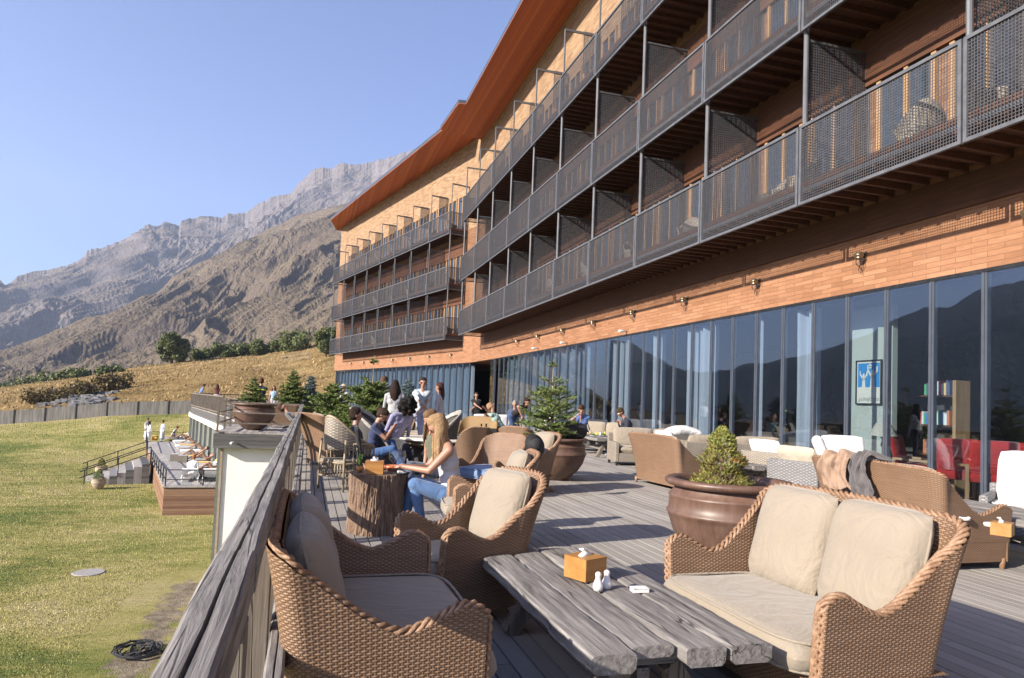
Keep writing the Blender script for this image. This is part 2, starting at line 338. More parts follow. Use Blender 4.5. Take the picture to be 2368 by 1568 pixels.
far = n.ramp(n.math('DIVIDE', n.math('SUBTRACT', fw, 65.5), 3.), [(0, (0,)*3), (1, (1,)*3)])
big = n.noise(co, .09, 4, .6, .6); mid = n.noise(n.coord((.7, 1.6, 1), world=True), .8, 5, .65, .5); fine = n.noise(co, 9., 6, .75); blades = n.noise(n.coord((1, .45, 1), world=True), 38., 3, .7)
g1 = n.ramp(n.math('ADD', n.math('MULTIPLY', big, .62), n.math('MULTIPLY', mid, .38)), [(.38, (.10, .15, .025)), (.45, (.24, .245, .06)), (.52, (.41, .36, .13)), (.60, (.50, .42, .21))])
g1 = n.mix(n.ramp(fine, [(.35, (.45,)*3), (.6, (0,)*3)]), g1, (.05, .065, .015)); g1 = n.mix(n.ramp(blades, [(.42, (0,)*3), (.7, (.6,)*3)]), g1, (.34, .31, .14))
m1 = n.ramp(n.math('ADD', n.math('MULTIPLY', n.noise(co, .16, 5, .65), .6), n.math('MULTIPLY', n.noise(co, 1.6, 5, .7), .4)), [(.36, (.10, .072, .025)), (.48, (.22, .145, .055)), (.62, (.32, .225, .105))])
dx = n.math('ABSOLUTE', n.math('ADD', sp.outputs[0], 3.1)); dirt = n.math('SUBTRACT', n.math('MULTIPLY_ADD', n.noise(co, .9, 5, .7), 1.9, -.55), n.math('ADD', dx, n.math('MAXIMUM', 0., n.math('MULTIPLY', n.math('SUBTRACT', sp.outputs[1], 22.), .5))))
dm = n.ramp(dirt, [(.0, (0,)*3), (.18, (1,)*3)]); g1 = n.mix(dm, g1, n.ramp(n.noise(co, 4, 5), [(.3, (.15, .12, .085)), (.7, (.36, .30, .22))]))
n.col(n.mix(far, g1, m1)); n.rough(.95); n.b.inputs['Specular IOR Level'].default_value = .1
n.bump(n.math('ADD', n.math('MULTIPLY', fine, .5), n.math('MULTIPLY', blades, .4)), .12, .9)
mb.build('ground', n.m, smooth=True, kind='structure')

def mat_mountain(name, rock1, rock2, grass1, grass2, lo, hi, sc, bd=10.):
    n = N(name); g = n.new('NewGeometry'); sp = n.new('SeparateXYZ'); n.L(g.outputs['Normal'], sp.inputs[0]); co = n.coord(world=True)
    nz = n.noise(co, sc, 8, .65); fn = n.noise(co, sc*6, 6, .7); s = n.math('ADD', sp.outputs[2], n.math('MULTIPLY', n.math('SUBTRACT', nz, .5), .7))
    rk = n.ramp(fn, [(.3, rock1), (.7, rock2)]); gr = n.ramp(nz, [(.35, grass1), (.65, grass2)])
    n.col(n.mix(n.ramp(s, [(lo, (0,)*3), (hi, (1,)*3)]), rk, gr)); n.rough(.95); n.b.inputs['Specular IOR Level'].default_value = 0.; n.bump(n.math('ADD', fn, n.noise(co, sc*18, 4, .7)), bd, .8); return n.m
def mountain(name, tb, R0, R1, zb, na, nr, amp, kaz, jag, mat, prof=1.15, kind=1., g=.5, rot=.35):
    az = np.linspace(tb[0, 0], tb[-1, 0], na); e = np.interp(az, tb[:, 0], tb[:, 1])
    jg = jag*(ridged(az*55, az*0+3.3, 5, .62)-.62)
    t = np.concatenate([np.linspace(0, 1, nr), 1+np.linspace(.02, .5, 12)]); A, T = np.meshgrid(az, t, indexing='ij'); kw = max(3, int(.07/(az[1]-az[0]))); es = np.convolve(np.pad(e, kw, mode='edge'), np.ones(2*kw+1)/(2*kw+1), 'valid'); tt = np.clip(T, 0, 1); H = (es[:, None]+(e-es)[:, None]*tt**5+jg[:, None]*tt**9)*R1
    Rr = R0+(R1-R0)*np.minimum(T, 1)+np.maximum(T-1, 0)*R1; X_, Y_ = Rr*np.sin(A), Rr*np.cos(A); wl = kaz
    ca, sa = math.cos(rot), math.sin(rot); xa, ya = (X_*ca-Y_*sa)/wl, (X_*sa+Y_*ca)/wl*.42
    wx = xa+.75*fbm(X_/wl*.8+3, Y_/wl*.8, 4); wy = ya+.75*fbm(X_/wl*.8+40, Y_/wl*.8+9, 4)
    sp = ridged(wx, wy, 7, g)-.56; sm = ridged(wx*2.7+5, wy*2.7, 5, .6)-.55
    env = np.sin(PI*np.clip(T, 0, 1)**.8)**.6
    Zm = zb+(H-zb)*np.clip(T, 0, 1)**prof+env*amp*(sp*1.+sm*(.30 if g > .45 else .12)); Zm = np.where(T > 1, H-(T-1)*R1*.7, Zm)
    mb = MB(); mb.grid(np.stack([Rr*np.sin(A), Rr*np.cos(A), Zm], -1)); return mb.build(name, mat, smooth=False, kind='structure')
MF = mat_mountain('grey_crag', (.11, .095, .095), (.235, .205, .20), (.15, .12, .10), (.20, .165, .125), .62, .9, .004)
MN = mat_mountain('brown_ridge', (.095, .075, .068), (.19, .15, .13), (.125, .10, .072), (.19, .152, .11), .38, .66, .006, 8.)
MD = mat_mountain('backlit_wooded_mountain', (.05, .05, .048), (.09, .085, .075), (.03, .034, .025), (.045, .046, .034), .5, .7, .004)  # colours kept extra dark to stand for the slope's backlit shade
farpts = [(0,662),(39,647),(130,621),(193,597),(201,583),(248,566),(272,558),(327,532),(335,522),(362,522),(378,511),(402,522),(413,534),(419,513),(488,507),(516,499),(567,491),(599,471),(646,450),(673,450),(693,424),(728,393),(748,389),(768,393),(792,376),(839,381),(892,367),(965,345),(1100,310),(1400,260)]
tf = table(farpts)
tr = table([(1290,775),(1340,783),(1400,785),(1452,792),(1480,812),(1521,831),(1570,862),(1607,889),(1636,892),(1654,882),(1694,853),(1718,842),(1767,839),(1800,829),(1862,817),(1899,804),(1954,787),(2006,767),(2060,735),(2127,709),(2188,709),(2249,668),(2290,660),(2367,645),(2500,640),(2700,700),(3200,760)], True)
full = np.concatenate([[[R(-178), .02], [R(-120), .05], [R(-95), .07]], tr, tf]); full = full[np.argsort(full[:, 0])]
mountain('mountain', full[full[:, 0] > R(-24)], 1250, 2700, -30, 1000, 230, 260, 330., .010, MF, g=.50, rot=.5)
mountain('mountain', full[full[:, 0] < R(-23)], 1400, 2500, -30, 420, 60, 200, 500., .004, MD)
tn = table([(-250, 930), (-60, 905), (0, 872), (60, 838), (130, 800), (230, 752), (330, 700), (400, 655), (470, 612), (560, 560), (620, 530), (700, 498), (770, 478), (860, 455), (1100, 430), (1400, 430)])
mountain('mountain', tn, 420, 1350, -25, 900, 230, 88, 150., .003, MN, .95, g=.46, rot=.55)
t3 = table([(330, 872), (430, 835), (520, 815), (600, 785), (660, 752), (720, 722), (790, 690), (900, 640), (1100, 600)])
mountain('mountain', t3, 300, 560, -25, 340, 80, 34, 70., .006, MN, .8)
# ================================================================ terrace decks
def deckmat():
    n = N('grey_deck_boards'); a = n.new('Attribute'); a.attribute_name = 'UVMap'; sp = n.new('SeparateXYZ'); n.L(n.new('TexCoord').outputs['UV'], sp.inputs[0])
    gr = n.noise(n.coord((22, 1.1, 1), world=True), 1.6, 8, .68, .3); big = n.noise(n.coord(world=True), .8, 4)
    c = n.ramp(n.math('ADD', n.math('MULTIPLY', gr, .55), n.math('MULTIPLY', sp.outputs[0], .45)), [(.2, (.25, .23, .21)), (.5, (.325, .302, .278)), (.8, (.39, .365, .338))])
    n.col(n.mix(n.ramp(big, [(.4, (.25,)*3), (.65, (0,)*3)]), c, (.15, .13, .125))); n.rough(.82); n.bump(gr, .004); return n.m
M['deck'] = deckmat()
mb = MB(); bw = .115; x = -.30
while x < 9.6:
    y = -5+random.uniform(-2, 0)
    while y < 40:
        L = random.uniform(2.4, 3.9); y1 = min(y+L, 40.); dz = random.uniform(-.002, .001); ja, jb = y, y1-.005
        if y1 > -4.5 and (x > -.31 or y1 < 24.2):
            v = [(x, max(ja, -5), dz), (x+bw-.011, max(ja, -5), dz), (x+bw-.011, jb, dz), (x, jb, dz)]; v += [(p[0], p[1], -.03) for p in v]; k = random.random()
            mb.add(v, [(0, 1, 2, 3), (0, 3, 7, 4), (1, 5, 6, 2), (0, 4, 5, 1), (3, 2, 6, 7)], [(k, 0)]*8)
        y = y1
    x += bw
mb.build('terrace_deck', M['deck'], uv=True, kind='structure')
mb = MB(); mb.box((-.28, -5, -.5), (9.6, 40, -.034)); mb.build('terrace_floor', M['soil'], kind='structure')
M['deckfar'] = boards('far_deck_boards', (.29, .265, .255), (.38, .355, .335), (.47, .435, .41), .115, 0, .82, .04)
far_deck = [(-.31, 23.75), (-2.8, 23.75), (-2.75, 31), (-4.1, 38), (-8.3, 56), (3.2, 67.5), (9.4, 40.05), (-.31, 40.05)]
mb = MB(); mb.prism(far_deck, -.06, -.004); mb.build('terrace_deck', M['deckfar'], kind='structure')
mb = MB()
for i in range(4): mb.bar(Vector((*far_deck[i], -.30)), Vector((*far_deck[i+1], -.30)), .06, .46)
mb.build('terrace_edge', M['fascia'], kind='structure')
mb = MB(); mb.box((-2.55, 24.05, -6), (-.2, 24.25, -.45)); w0 = thing('retaining_wall', 'white plastered wall under the grey fascia of the terrace', 'wall', (0, 0, 0)); mb.build('wall_panel', M['plaster'], w0)
mb = MB(); mb.box((-2.62, 24.0, -6), (-2.551, 24.3, -.45)); mb.build('corner_trim', M['terracotta'], w0)
# low building under the far terrace
sb = thing('spa_building', 'low glazed building with a white sloping beam under the far terrace', 'building')
L0, L1_ = Vector((-3.6, 36.5, 0)), Vector((-8.9, 60, 0))
mb = MB(); mb.bar(L0+Vector((.25, 0, -2.2)), L1_+Vector((.25, 0, -2.2)), .3, 3.6); mb.bar((-8.9, 60, -2.2), (-3, 61.5, -2.2), .3, 3.6); M['spa'] = boards('grey_green_slats', (.11, .13, .11), (.17, .19, .16), (.25, .27, .23), .22, 1, .4); mb.build('wall', M['spa'], sb)
mb = MB(); mb.bar(L0+Vector((0, 0, -.72)), L1_+Vector((0, 0, -.72)), .32, .34); mb.build('beam', M['plaster'], sb)
for k in range(9):
    mb = MB(); p = L0.lerp(L1_, k/8); mb.bar(p+Vector((0, 0, -4)), p+Vector((0, 0, -.9)), .12, .12); mb.build('post', M['steel'], sb)
mb = MB(); mb.box((-2.74, 24.3, -5), (-2.6, 36.4, -.5)); mb.build('side_wall', M['spa'], sb)
# ================================================================ hotel
HB = thing('hotel_building', 'long curved hotel with orange cladding, stacked mesh balconies and a glazed ground floor', 'building')
XF, XB = 9.45, 7.97; u2 = Vector((-.247, .969, 0)).normalized(); n2 = Vector((.969, .247, 0)).normalized(); P0 = Vector((7.77, 40.9, 0))
def W2(s, off=1.3, z=0.): return P0+u2*s+n2*off+Vector((0, 0, z))
foot = [(9.45, -8), (9.45, 35.9), (9.31, 40.1), tuple(W2(27.3)[:2]), tuple((W2(27.3)+n2*12)[:2]), (24, 40), (24, -8)]
GT = 3.51; ZB = [4.915, 8.015, 11.435]; ROOF = 17.2
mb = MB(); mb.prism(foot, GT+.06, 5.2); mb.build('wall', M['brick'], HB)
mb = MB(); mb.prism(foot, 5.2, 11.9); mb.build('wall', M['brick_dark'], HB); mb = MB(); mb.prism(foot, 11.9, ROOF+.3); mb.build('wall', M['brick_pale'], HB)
# roof: upper flat over the near wing, lower one over the far wing
def roofpart(poly, z0, z1, nm='roof'):
    mb = MB(); mb.prism(poly, z0, z0+.03); mb.build('soffit', M['soffit'], HB); mb = MB(); q = poly; mb.prism(q, z0+.033, z1); mb.build(nm, M['frame'], HB)
t0 = W2(29, -1.05); roofpart([(7.34, -8), (7.34, 35.4), (6.93, 35.45), (6.67, 39.35), (9.4, 40), (9.6, 35), (24, 35), (24, -8)], ROOF, ROOF+.22)
roofpart([(6.95, 39.9), (5.62*.9776, 47.4*.9776), (1.2, 65.), tuple((W2(28.6, 1.2))[:2]), tuple((W2(27, 12))[:2]), (24, 41), (9.35, 40.3)], ROOF+.26, ROOF+.5)
# ground floor frame
mb = MB(); mb.bar((XF+.06, -8, GT+.03), (XF+.06, 35.9, GT+.03), .16, .06); mb.bar(W2(-1.1, 1.36, GT+.03), W2(27.3, 1.36, GT+.03), .16, .06); mb.build('window_head', M['darkmetal'], HB)
mb = MB(); mb.bar((XF+.06, -8, .03), (XF+.06, 35.9, .03), .16, .12); mb.bar(W2(-1.1, 1.36, .03), W2(27.3, 1.36, .03), .16, .12); mb.build('window_sill', M['darkmetal'], HB)
sp_ = .887; ys = [7.58+sp_*k for k in range(-6, 32)]
mm = MB().box((-.035, -.045, .09), (.045, .045, GT)); mm.box((-.05, -.012, .09), (-.035, .012, GT)); m0 = mm.build('mullion', M['frame'], HB); m0.location = (XF+.02, ys[0], 0)
for y in ys[1:]: c = link_copy(m0, HB); c.location = (XF+.02, y, 0)
gp = MB().box((-.006, -sp_/2+.03, .09), (.006, sp_/2-.03, GT)).build('glass_pane', M['glass'], HB); gp.location = (XF+.0, ys[0]+sp_/2, 0)
for y in ys[1:]:
    if abs(y+sp_/2-34.6) > .45: c = link_copy(gp, HB); c.location = (XF+.0, y+sp_/2, 0)
a2 = math.atan2(u2.y, u2.x)-PI/2
for k in range(31):
    c = link_copy(m0, HB); c.location = W2(-1.0+k*.92, 1.33); c.rotation_euler = (0, 0, a2)
    if k < 30: c = link_copy(gp, HB); c.location = W2(-1.0+(k+.5)*.92, 1.36); c.rotation_euler = (0, 0, a2)
# interior
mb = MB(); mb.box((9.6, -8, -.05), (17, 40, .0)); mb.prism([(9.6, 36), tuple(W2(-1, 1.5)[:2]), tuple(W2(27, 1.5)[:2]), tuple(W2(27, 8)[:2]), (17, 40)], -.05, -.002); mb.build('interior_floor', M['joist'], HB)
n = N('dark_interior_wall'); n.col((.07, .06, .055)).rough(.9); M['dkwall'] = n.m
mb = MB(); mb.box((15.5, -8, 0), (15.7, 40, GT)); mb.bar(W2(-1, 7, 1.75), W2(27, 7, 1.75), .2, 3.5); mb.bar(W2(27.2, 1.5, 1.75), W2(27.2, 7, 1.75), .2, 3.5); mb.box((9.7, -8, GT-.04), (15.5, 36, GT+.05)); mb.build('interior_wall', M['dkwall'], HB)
# railing panels, posts, dividers
def meshpanel(w, z0, z1, pitch=.044, t=.0095):
    mb = MB(); k = int(w/pitch)
    for i in range(1, k): a = -w/2+i*w/k; mb.box((a-t/2, -.003, z0), (a+t/2, .003, z1))
    k = int((z1-z0)/pitch)
    for i in range(1, k): a = z0+i*(z1-z0)/k; mb.box((-w/2, -.006, a-t/2), (w/2, -.0035, a+t/2))
    return mb
def fr(w, z0, z1, t=.05, d=.05):
    mb = MB(); mb.box((-w/2, -d/2, z0), (w/2, d/2, z0+t)); mb.box((-w/2, -d/2, z1-t), (w/2, d/2, z1)); mb.box((-w/2, -d/2, z0+t), (-w/2+t, d/2, z1-t)); mb.box((w/2-t, -d/2, z0+t), (w/2, d/2, z1-t)); return mb
BW = 3.1; rf0 = fr(BW-.03, 0, 1.40).build('railing_frame', M['steel'], HB); rm0 = meshpanel(BW-.13, .05, 1.35).build('railing_mesh', M['mesh'], rf0)
def place(o, sub, loc, rz):
    c = link_copy(o, HB); c.location = loc; c.rotation_euler = (0, 0, rz)
    for q in sub: link_copy(q, c)
    return c
pp0 = MB().tube([(0, 0, 0), (0, 0, 1.95)], .045, 10).build('post', M['steel'], HB)
ppt = MB().tube([(0, 0, 0), (0, 0, 1.75)], .032, 8); ppt.bar((0, 0, 1.75), (1.25, 0, 1.75), .05, .05); ppt.tube([(1.25, 0, .6), (1.25, 0, 1.78)], .02, 6); pt0 = ppt.build('post', M['steel'], HB, smooth=False)
dv0 = fr(1.42, 0, 2.58, .04, .04).build('divider_frame', M['steel'], HB); dm0 = meshpanel(1.34, .04, 2.54, .05, .018).build('divider_mesh', M['mesh'], dv0)
dh0 = fr(.62, 0, 1.5, .03, .03).build('divider_frame', M['steel'], HB); dhm = meshpanel(.56, .03, 1.47, .05, .018).build('divider_mesh', M['mesh'], dh0)
sb0 = MB(); sb0.box((-BW/2, -.72, 0), (BW/2, .78, .10)); sb0 = sb0.build('balcony_floor', M['joist'], HB)
jj = MB(); [jj.box((-BW/2+.17+i*.345, -.70, -.11), (-BW/2+.23+i*.345, .76, 0)) for i in range(9)]; jst = jj.build('joist', M['joist'], sb0)
fb0 = MB().box((-BW/2, -.03, 0), (BW/2, .03, .17)).build('edge_beam', M['steel'], HB)
def window():
    mb = MB()
    for a in (-1.32, .12):
        for x0, x1 in ((a, a+.09), (a+.58, a+.66), (a+1.11, a+1.20)): mb.box((x0, -.07, .04), (x1, .03, 2.30))
        mb.box((a, -.072, 2.301), (a+1.2, .03, 2.40)); mb.box((a, -.068, 0), (a+1.2, .03, .039))
    f = mb.build('balcony_window', M['winwood'], HB); g = MB()
    for a in (-1.32, .12): g.box((a+.09, -.03, .04), (a+.58, -.015, 2.30)); g.box((a+.66, -.03, .04), (a+1.11, -.015, 2.30))
    return f, g.build('pane', M['pane'], f)
wf0, wp0 = window()
lt0 = MB().box((-BW/2+.002, -.10, 0), (BW/2-.002, 0, .93)).build('shade_lintel', M['joist'], HB); lb0 = MB().box((-BW/2+.002, -.05, 0), (BW/2-.002, 0, .52)).build('shade_lintel', M['joist'], HB)  # dark boards added to deepen shade above windows and below the lowest balcony
def wing(P, rz, nb, wall_off, inward, sgn):
    # P(k) front-line point at boundary k (0..nb)
    for l in range(3):
        zb = ZB[l]
        for k in range(nb):
            a, b = P(k), P(k+1); m = (a+b)/2; zz = Vector((0, 0, zb))
            place(rf0, [rm0], m+zz, rz); fl = place(sb0, [jst], m+zz+inward*.74+Vector((0, 0, .30)), rz+(0 if sgn > 0 else 0))
            place(fb0, [], m+zz+inward*.06+Vector((0, 0, .23)), rz)
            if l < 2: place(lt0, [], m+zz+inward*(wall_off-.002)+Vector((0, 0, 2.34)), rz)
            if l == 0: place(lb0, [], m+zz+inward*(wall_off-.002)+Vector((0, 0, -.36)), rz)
            place(wf0, [wp0], m+zz+inward*(wall_off-.005)+Vector((0, 0, .42)), rz)
        for k in range(nb+1):
            a = P(k)+Vector((0, 0, zb+.30))+inward*.10
            if l < 2:
                c = place(pp0, [], a, rz); c.scale = (1, 1, (ZB[l+1]-ZB[l]-.02)/1.95)
                if 0 < k < nb: place(dv0, [dm0], P(k)+inward*(wall_off/2+.04)+Vector((0, 0, zb+.41)), rz+PI/2)
            else:
                c = place(pt0, [], a, math.atan2(inward.y, inward.x)); c.scale = (wall_off/1.4, 1, 1.62)
                if 0 < k < nb: place(dh0, [dhm], P(k)+inward*(wall_off-.36)+Vector((0, 0, zb+1.7)), rz+PI/2)
        for k in (0, nb):
            c = place(rf0, [rm0], P(k)+inward*(wall_off/2)+Vector((0, 0, zb)), rz+PI/2); c.scale = ((wall_off-.05)/BW, 1, 1)
wing(lambda k: Vector((XB, .5+BW*k, 0)), -PI/2, 12, 1.48, Vector((1, 0, 0)), 1)
wing(lambda k: P0+u2*(3.075*k), math.atan2(-u2.y, -u2.x), 8, 1.3, n2, 1)
for o in (rf0, rm0, pp0, pt0, dv0, dm0, dh0, dhm, sb0, jst, fb0, wf0, wp0, lt0, lb0):
    bpy.data.objects.remove(o)
# ================================================================ furniture builders (front of every seat faces local -Y)
def sgnp(v, e): return math.copysign(abs(v)**e, v)
def pillow(w, d, t, n=6., edge=.55, puff=1., NX=26, NY=22):
    """cushion lying flat, centred, seam all round"""
    mb = MB(); P = []; sd_ = random.uniform(0, 50)
    for side in (1, -1):
        G = []
        for i in range(NX+1):
            row = []
            for j in range(NY+1):
                a = -1+2*i/NX; b = -1+2*j/NY; a = sgnp(math.sin(a*PI/2), .9); b = sgnp(math.sin(b*PI/2), .9)
                x = a*math.sqrt(1-.10*b*b*abs(b)**4)*w/2; y = b*math.sqrt(1-.10*a*a*abs(a)**4)*d/2
                h = (max(0, 1-abs(a)**n)*max(0, 1-abs(b)**n))**edge*(1+.12*puff*(1-a*a)*(1-b*b)+.34*(float(fbm(a*1.3+sd_+side, b*1.3+sd_, 3))-.5))
                row.append((x, y, side*h*t/2))
            G.append(row)
        mb.grid(G, flip=(side < 0))
    return mb
def piping(w, d, r=.008):
    pts = []
    for i in range(64):
        t = 2*PI*i/64; a, b = math.cos(t), math.sin(t); q = (abs(a)**8+abs(b)**8)**(1/8); a /= q; b /= q
        pts.append((a*math.sqrt(1-.10*b*b*abs(b)**4)*w/2, b*math.sqrt(1-.10*a*a*abs(a)**4)*d/2, 0))
    return MB().tube(pts, r, 6, closed=True)
def cushion(parent, w, d, t, loc, rot=(0, 0, 0), mat='cush', name='seat_cushion', box=False):
    mb = pillow(w, d, t, 14 if box else 5., .5 if box else .6); o = mb.build(name, M[mat], parent, smooth=True); o.location = loc; o.rotation_euler = rot
    for z in ((t/2*.80, -t/2*.80) if box else (0,)):
        mp = piping(w*(.985 if box else 1), d*(.985 if box else 1), .007 if box else .008); p = mp.build('piping', M[mat], o, smooth=True); p.location = (0, 0, z)
    return o
def upath(w, d, rc, n=14):
    """U shaped plan from front left round the back to front right; returns points and outward normals"""
    pts = []; x = w/2
    for i in range(12): pts.append((-x, -d/2+(d-rc)*i/12, -1, 0))
    for i in range(n+1): a = PI-PI/2*i/n; pts.append((-x+rc+rc*math.cos(a), d/2-rc+rc*math.sin(a), math.cos(a), math.sin(a)))
    m = max(4, int((w-2*rc)/.08))
    for i in range(1, m): pts.append((-x+rc+(w-2*rc)*i/m, d/2, 0, 1))
    for i in range(n+1): a = PI/2-PI/2*i/n; pts.append((x-rc+rc*math.cos(a), d/2-rc+rc*math.sin(a), math.cos(a), math.sin(a)))
    for i in range(1, 13): pts.append((x, d/2-rc-(d-rc)*i/12, 1, 0))
    return pts
def wicker_seat(name, label, cat, w=1.3, d=.74, harm=.60, hback=.90, lean=.15, flare=.04, wk='wicker', seats=2, group=None, cush='cush', seat_h=.42, backc=True, rim=.020, rc=.12, seatc=True, ct=.15):
    T = thing(name, label, cat, group=group); P = upath(w, d, rc); zb = .07; th = .055
    def top(x, y, nx, ny):
        t = (y+d/2)/d; dip = harm-.09
        return float(np.interp(t, [0, .05, .14, .26, .40, .52, .66, .80, .92, 1.], [harm-.03, harm, harm+.005, harm-.045, dip, dip+.025, dip+(hback-dip)*.30, dip+(hback-dip)*.60, dip+(hback-dip)*.88, hback]))+(.02*(1-(2*x/w)**2) if t > .97 else 0)
    NZ = 16; O, I, UO = [], [], []; s = 0; prev = None; rimp = []
    for x, y, nx, ny in P:
        if prev: s += math.hypot(x-prev[0], y-prev[1])
        prev = (x, y); H = float(top(x, y, nx, ny)); colo, coli, uv = [], [], []
        for k in range(NZ+1):
            z = zb+(H-zb)*k/NZ; q = (z-zb)/(hback-zb); t = (y+d/2)/d
            off = -.035*(1-q)*abs(nx)+flare*q**1.6*abs(nx)+(lean*q**1.5-.02)*max(0, ny)*1.0 + lean*.0
            yy = y+(lean*q**1.5*(t**2)*.9 if ny < .2 else lean*q**1.5*(1-ny)*.9)
            px, py = x+nx*off, yy+ny*off
            colo.append((px, py, z)); coli.append((px-nx*th, py-ny*th, z)); uv.append((s, z))
        O.append(colo); I.append(coli); UO.append(uv); c = Vector(colo[-1]); rimp.append(Vector((c.x-nx*th/2, c.y-ny*th/2, c.z)))
    mb = MB(); mb.grid(O, UO, flip=True); mb.grid(I, UO)
    for side in (0, -1):          # close the arm fronts
        a, b = O[side], I[side]; mb.grid([a, b], [[(0, p[2]) for p in a], [(th, p[2]) for p in a]], flip=(side == -1))
    bx = w/2-.02; apr = [[(-bx+2*bx*i/20, -d/2+.025, zb+(seat_h-ct-.02-zb)*k/6) for k in range(7)] for i in range(21)]
    mb.grid(apr, [[(p[0], p[2]) for p in r] for r in apr])
    mb.add([(-bx, -d/2+.02, seat_h-ct-.02), (bx, -d/2+.02, seat_h-ct-.02), (bx, d/2, seat_h-ct-.02), (-bx, d/2, seat_h-ct-.02)], [(0, 1, 2, 3)], [(-bx, 0), (bx, 0), (bx, d), (-bx, d)])
    sh = mb.build('woven_shell', M[wk], T, smooth=True, uv=True)
    f0 = [Vector((O[0][k][0]+th/2, O[0][k][1]-.005, O[0][k][2])) for k in range(NZ)]; f1 = [Vector((O[-1][k][0]-th/2, O[-1][k][1]-.005, O[-1][k][2])) for k in range(NZ)]
    line = f0+rimp+list(reversed(f1)); bm_ = MB()
    L = [0]; [L.append(L[-1]+(line[i]-line[i-1]).length) for i in range(1, len(line))]
    m = int(L[-1]/.018); pts = []
    for i in range(m+1):
        q = L[-1]*i/m; k = min(len(line)-2, max(0, np.searchsorted(L, q)-1)); t = (q-L[k])/max(1e-6, L[k+1]-L[k]); pts.append((line[k].lerp(line[k+1], t), q))
    for ph in (0, PI/2, PI, 3*PI/2):
        h = []
        for p, q in pts: a = q/.15*2*PI+ph; h.append(p+Vector((math.cos(a)*rim*.75, math.cos(a)*rim*.5, math.sin(a)*rim*.6)))
        bm_.tube(h, rim*.50, 6)
    bm_.build('braided_rim', M['braid' if wk in ('wicker', 'wicker_dk') else wk], sh, smooth=True, uv=True)
    for sx in (-1, 1):
        for sy in (-1, 1): MB().tube([(sx*(w/2-.05), sy*(d/2-.05), 0), (sx*(w/2-.05), sy*(d/2-.05), zb+.03)], [.022, .028], 10).build('foot', M['braid'], T, smooth=True)
    if seatc: cushion(T, w-2*th-.015, d+.03, ct, (0, -.075, seat_h-ct/2-.01), (0, 0, 0), cush, box=True)
    if backc:
        cw = (w-2*th-.04)/seats
        for i in range(seats):
            x = -cw*(seats-1)/2+cw*i; o = cushion(T, cw-.01, hback-seat_h+.07, .17, (x, d/2-th-.085+lean*.45, (seat_h+hback-.01)/2), (PI/2-.28, 0, 0), cush, 'back_cushion')
    return T
def put(o, loc, rz): o.location = (loc[0], loc[1], loc[2] if len(loc) > 2 else 0); o.rotation_euler = (0, 0, rz); return o
def face(dx, dy): return math.atan2(dx, -dy)       # rotation that turns local -Y to (dx,dy)
# --- near furniture
sL = put(wicker_seat('wicker_sofa', 'honey wicker two-seat sofa in the left foreground with its back against the timber railing', 'sofa', 1.36, .70, .60, .83, group='honey wicker sofas', lean=.10), (.32, 3.12), face(1, 0))
sR = put(wicker_seat('wicker_sofa', 'sunlit honey wicker two-seat sofa with beige cushions in the right foreground', 'sofa', 1.28, .66, .60, .90, group='honey wicker sofas', lean=.12), (2.37, 2.94), face(-1, .0))
s2 = put(wicker_seat('wicker_sofa', 'wicker sofa seen from behind with tan and grey blankets thrown over its back', 'sofa', 1.50, .80, .57, .88, group='honey wicker sofas'), (5.78, 5.44), face(1, 0))
s3 = put(wicker_seat('wicker_sofa', 'wicker sofa seen from behind beyond the near planter, holding a loose white cushion', 'sofa', 1.46, .78, .56, .86, group='honey wicker sofas'), (6.05, 10.42), face(1, .05))
ac = put(wicker_seat('wicker_armchair', 'wicker armchair with a tall beige back cushion between the stump and the plank table', 'armchair', .66, .66, .58, .86, seats=1, group='honey wicker armchairs', rc=.2), (1.02, 4.34), face(-.92, -.32))
def acopy(label, loc, rz, grp='honey wicker armchairs'): return copy_tree(ac, (*loc, 0), rz, label, grp)
c1 = acopy('wicker armchair with a pale cushion right in front of the tall potted fir', (3.25, 9.95), face(-.95, -.25))
p = at(1120, 1095, .3); c2 = acopy('low wicker armchair under the blond woman, arm facing the tree stump table', (1.66, 6.25), face(-.95, .1))
c3 = put(wicker_seat('wicker_armchair', 'wicker tub chair with a blue cloth on its seat and a shadow on its back', 'armchair', .70, .68, .50, .84, seats=1, group='honey wicker armchairs', backc=False, cush='blue_c', rc=.22, lean=.22), (2.75, 8.6), face(-.75, -.65))
c3.location = at(1128, 1145, 0)
c4 = put(wicker_seat('wicker_armchair', 'brown upright wicker chair with its rounded back to the camera beside the round table', 'armchair', .62, .60, .58, .88, seats=1, group='honey wicker armchairs', backc=False, wk='wicker_dk', rc=.24, lean=.08), (2.05, 8.3), face(-.1, 1))
c4.location = at(1086, 1112, 0)
c5 = acopy('wicker armchair turned away, left of the black hat beside the potted fir', tuple(at(1205, 1095, 0))[:2], face(.6, .75))
c6 = put(wicker_seat('wicker_armchair', 'wicker chair with a sand and charcoal striped cushion behind the round table', 'armchair', .74, .70, .5, .9, seats=1, group='honey wicker armchairs', backc=False, rc=.25), tuple(at(972, 1030, 0))[:2], face(-.6, -.8))
for i in range(5): o = pillow(.11, .62, .10).build('striped_cushion', M['stripe_l' if i % 2 else 'stripe_d'], c6, smooth=True); o.location = (-.22+.11*i, .22, .68); o.rotation_euler = (PI/2-.3, 0, 0)
c7 = put(wicker_seat('wicker_loveseat', 'golden cane loveseat with a high arched back behind the round table', 'loveseat', 1.1, .7, .5, .86, seats=1, backc=False, wk='wicker_gold', rc=.3, lean=.12), tuple(at(1098, 1040, 0))[:2], face(-.5, -.85))
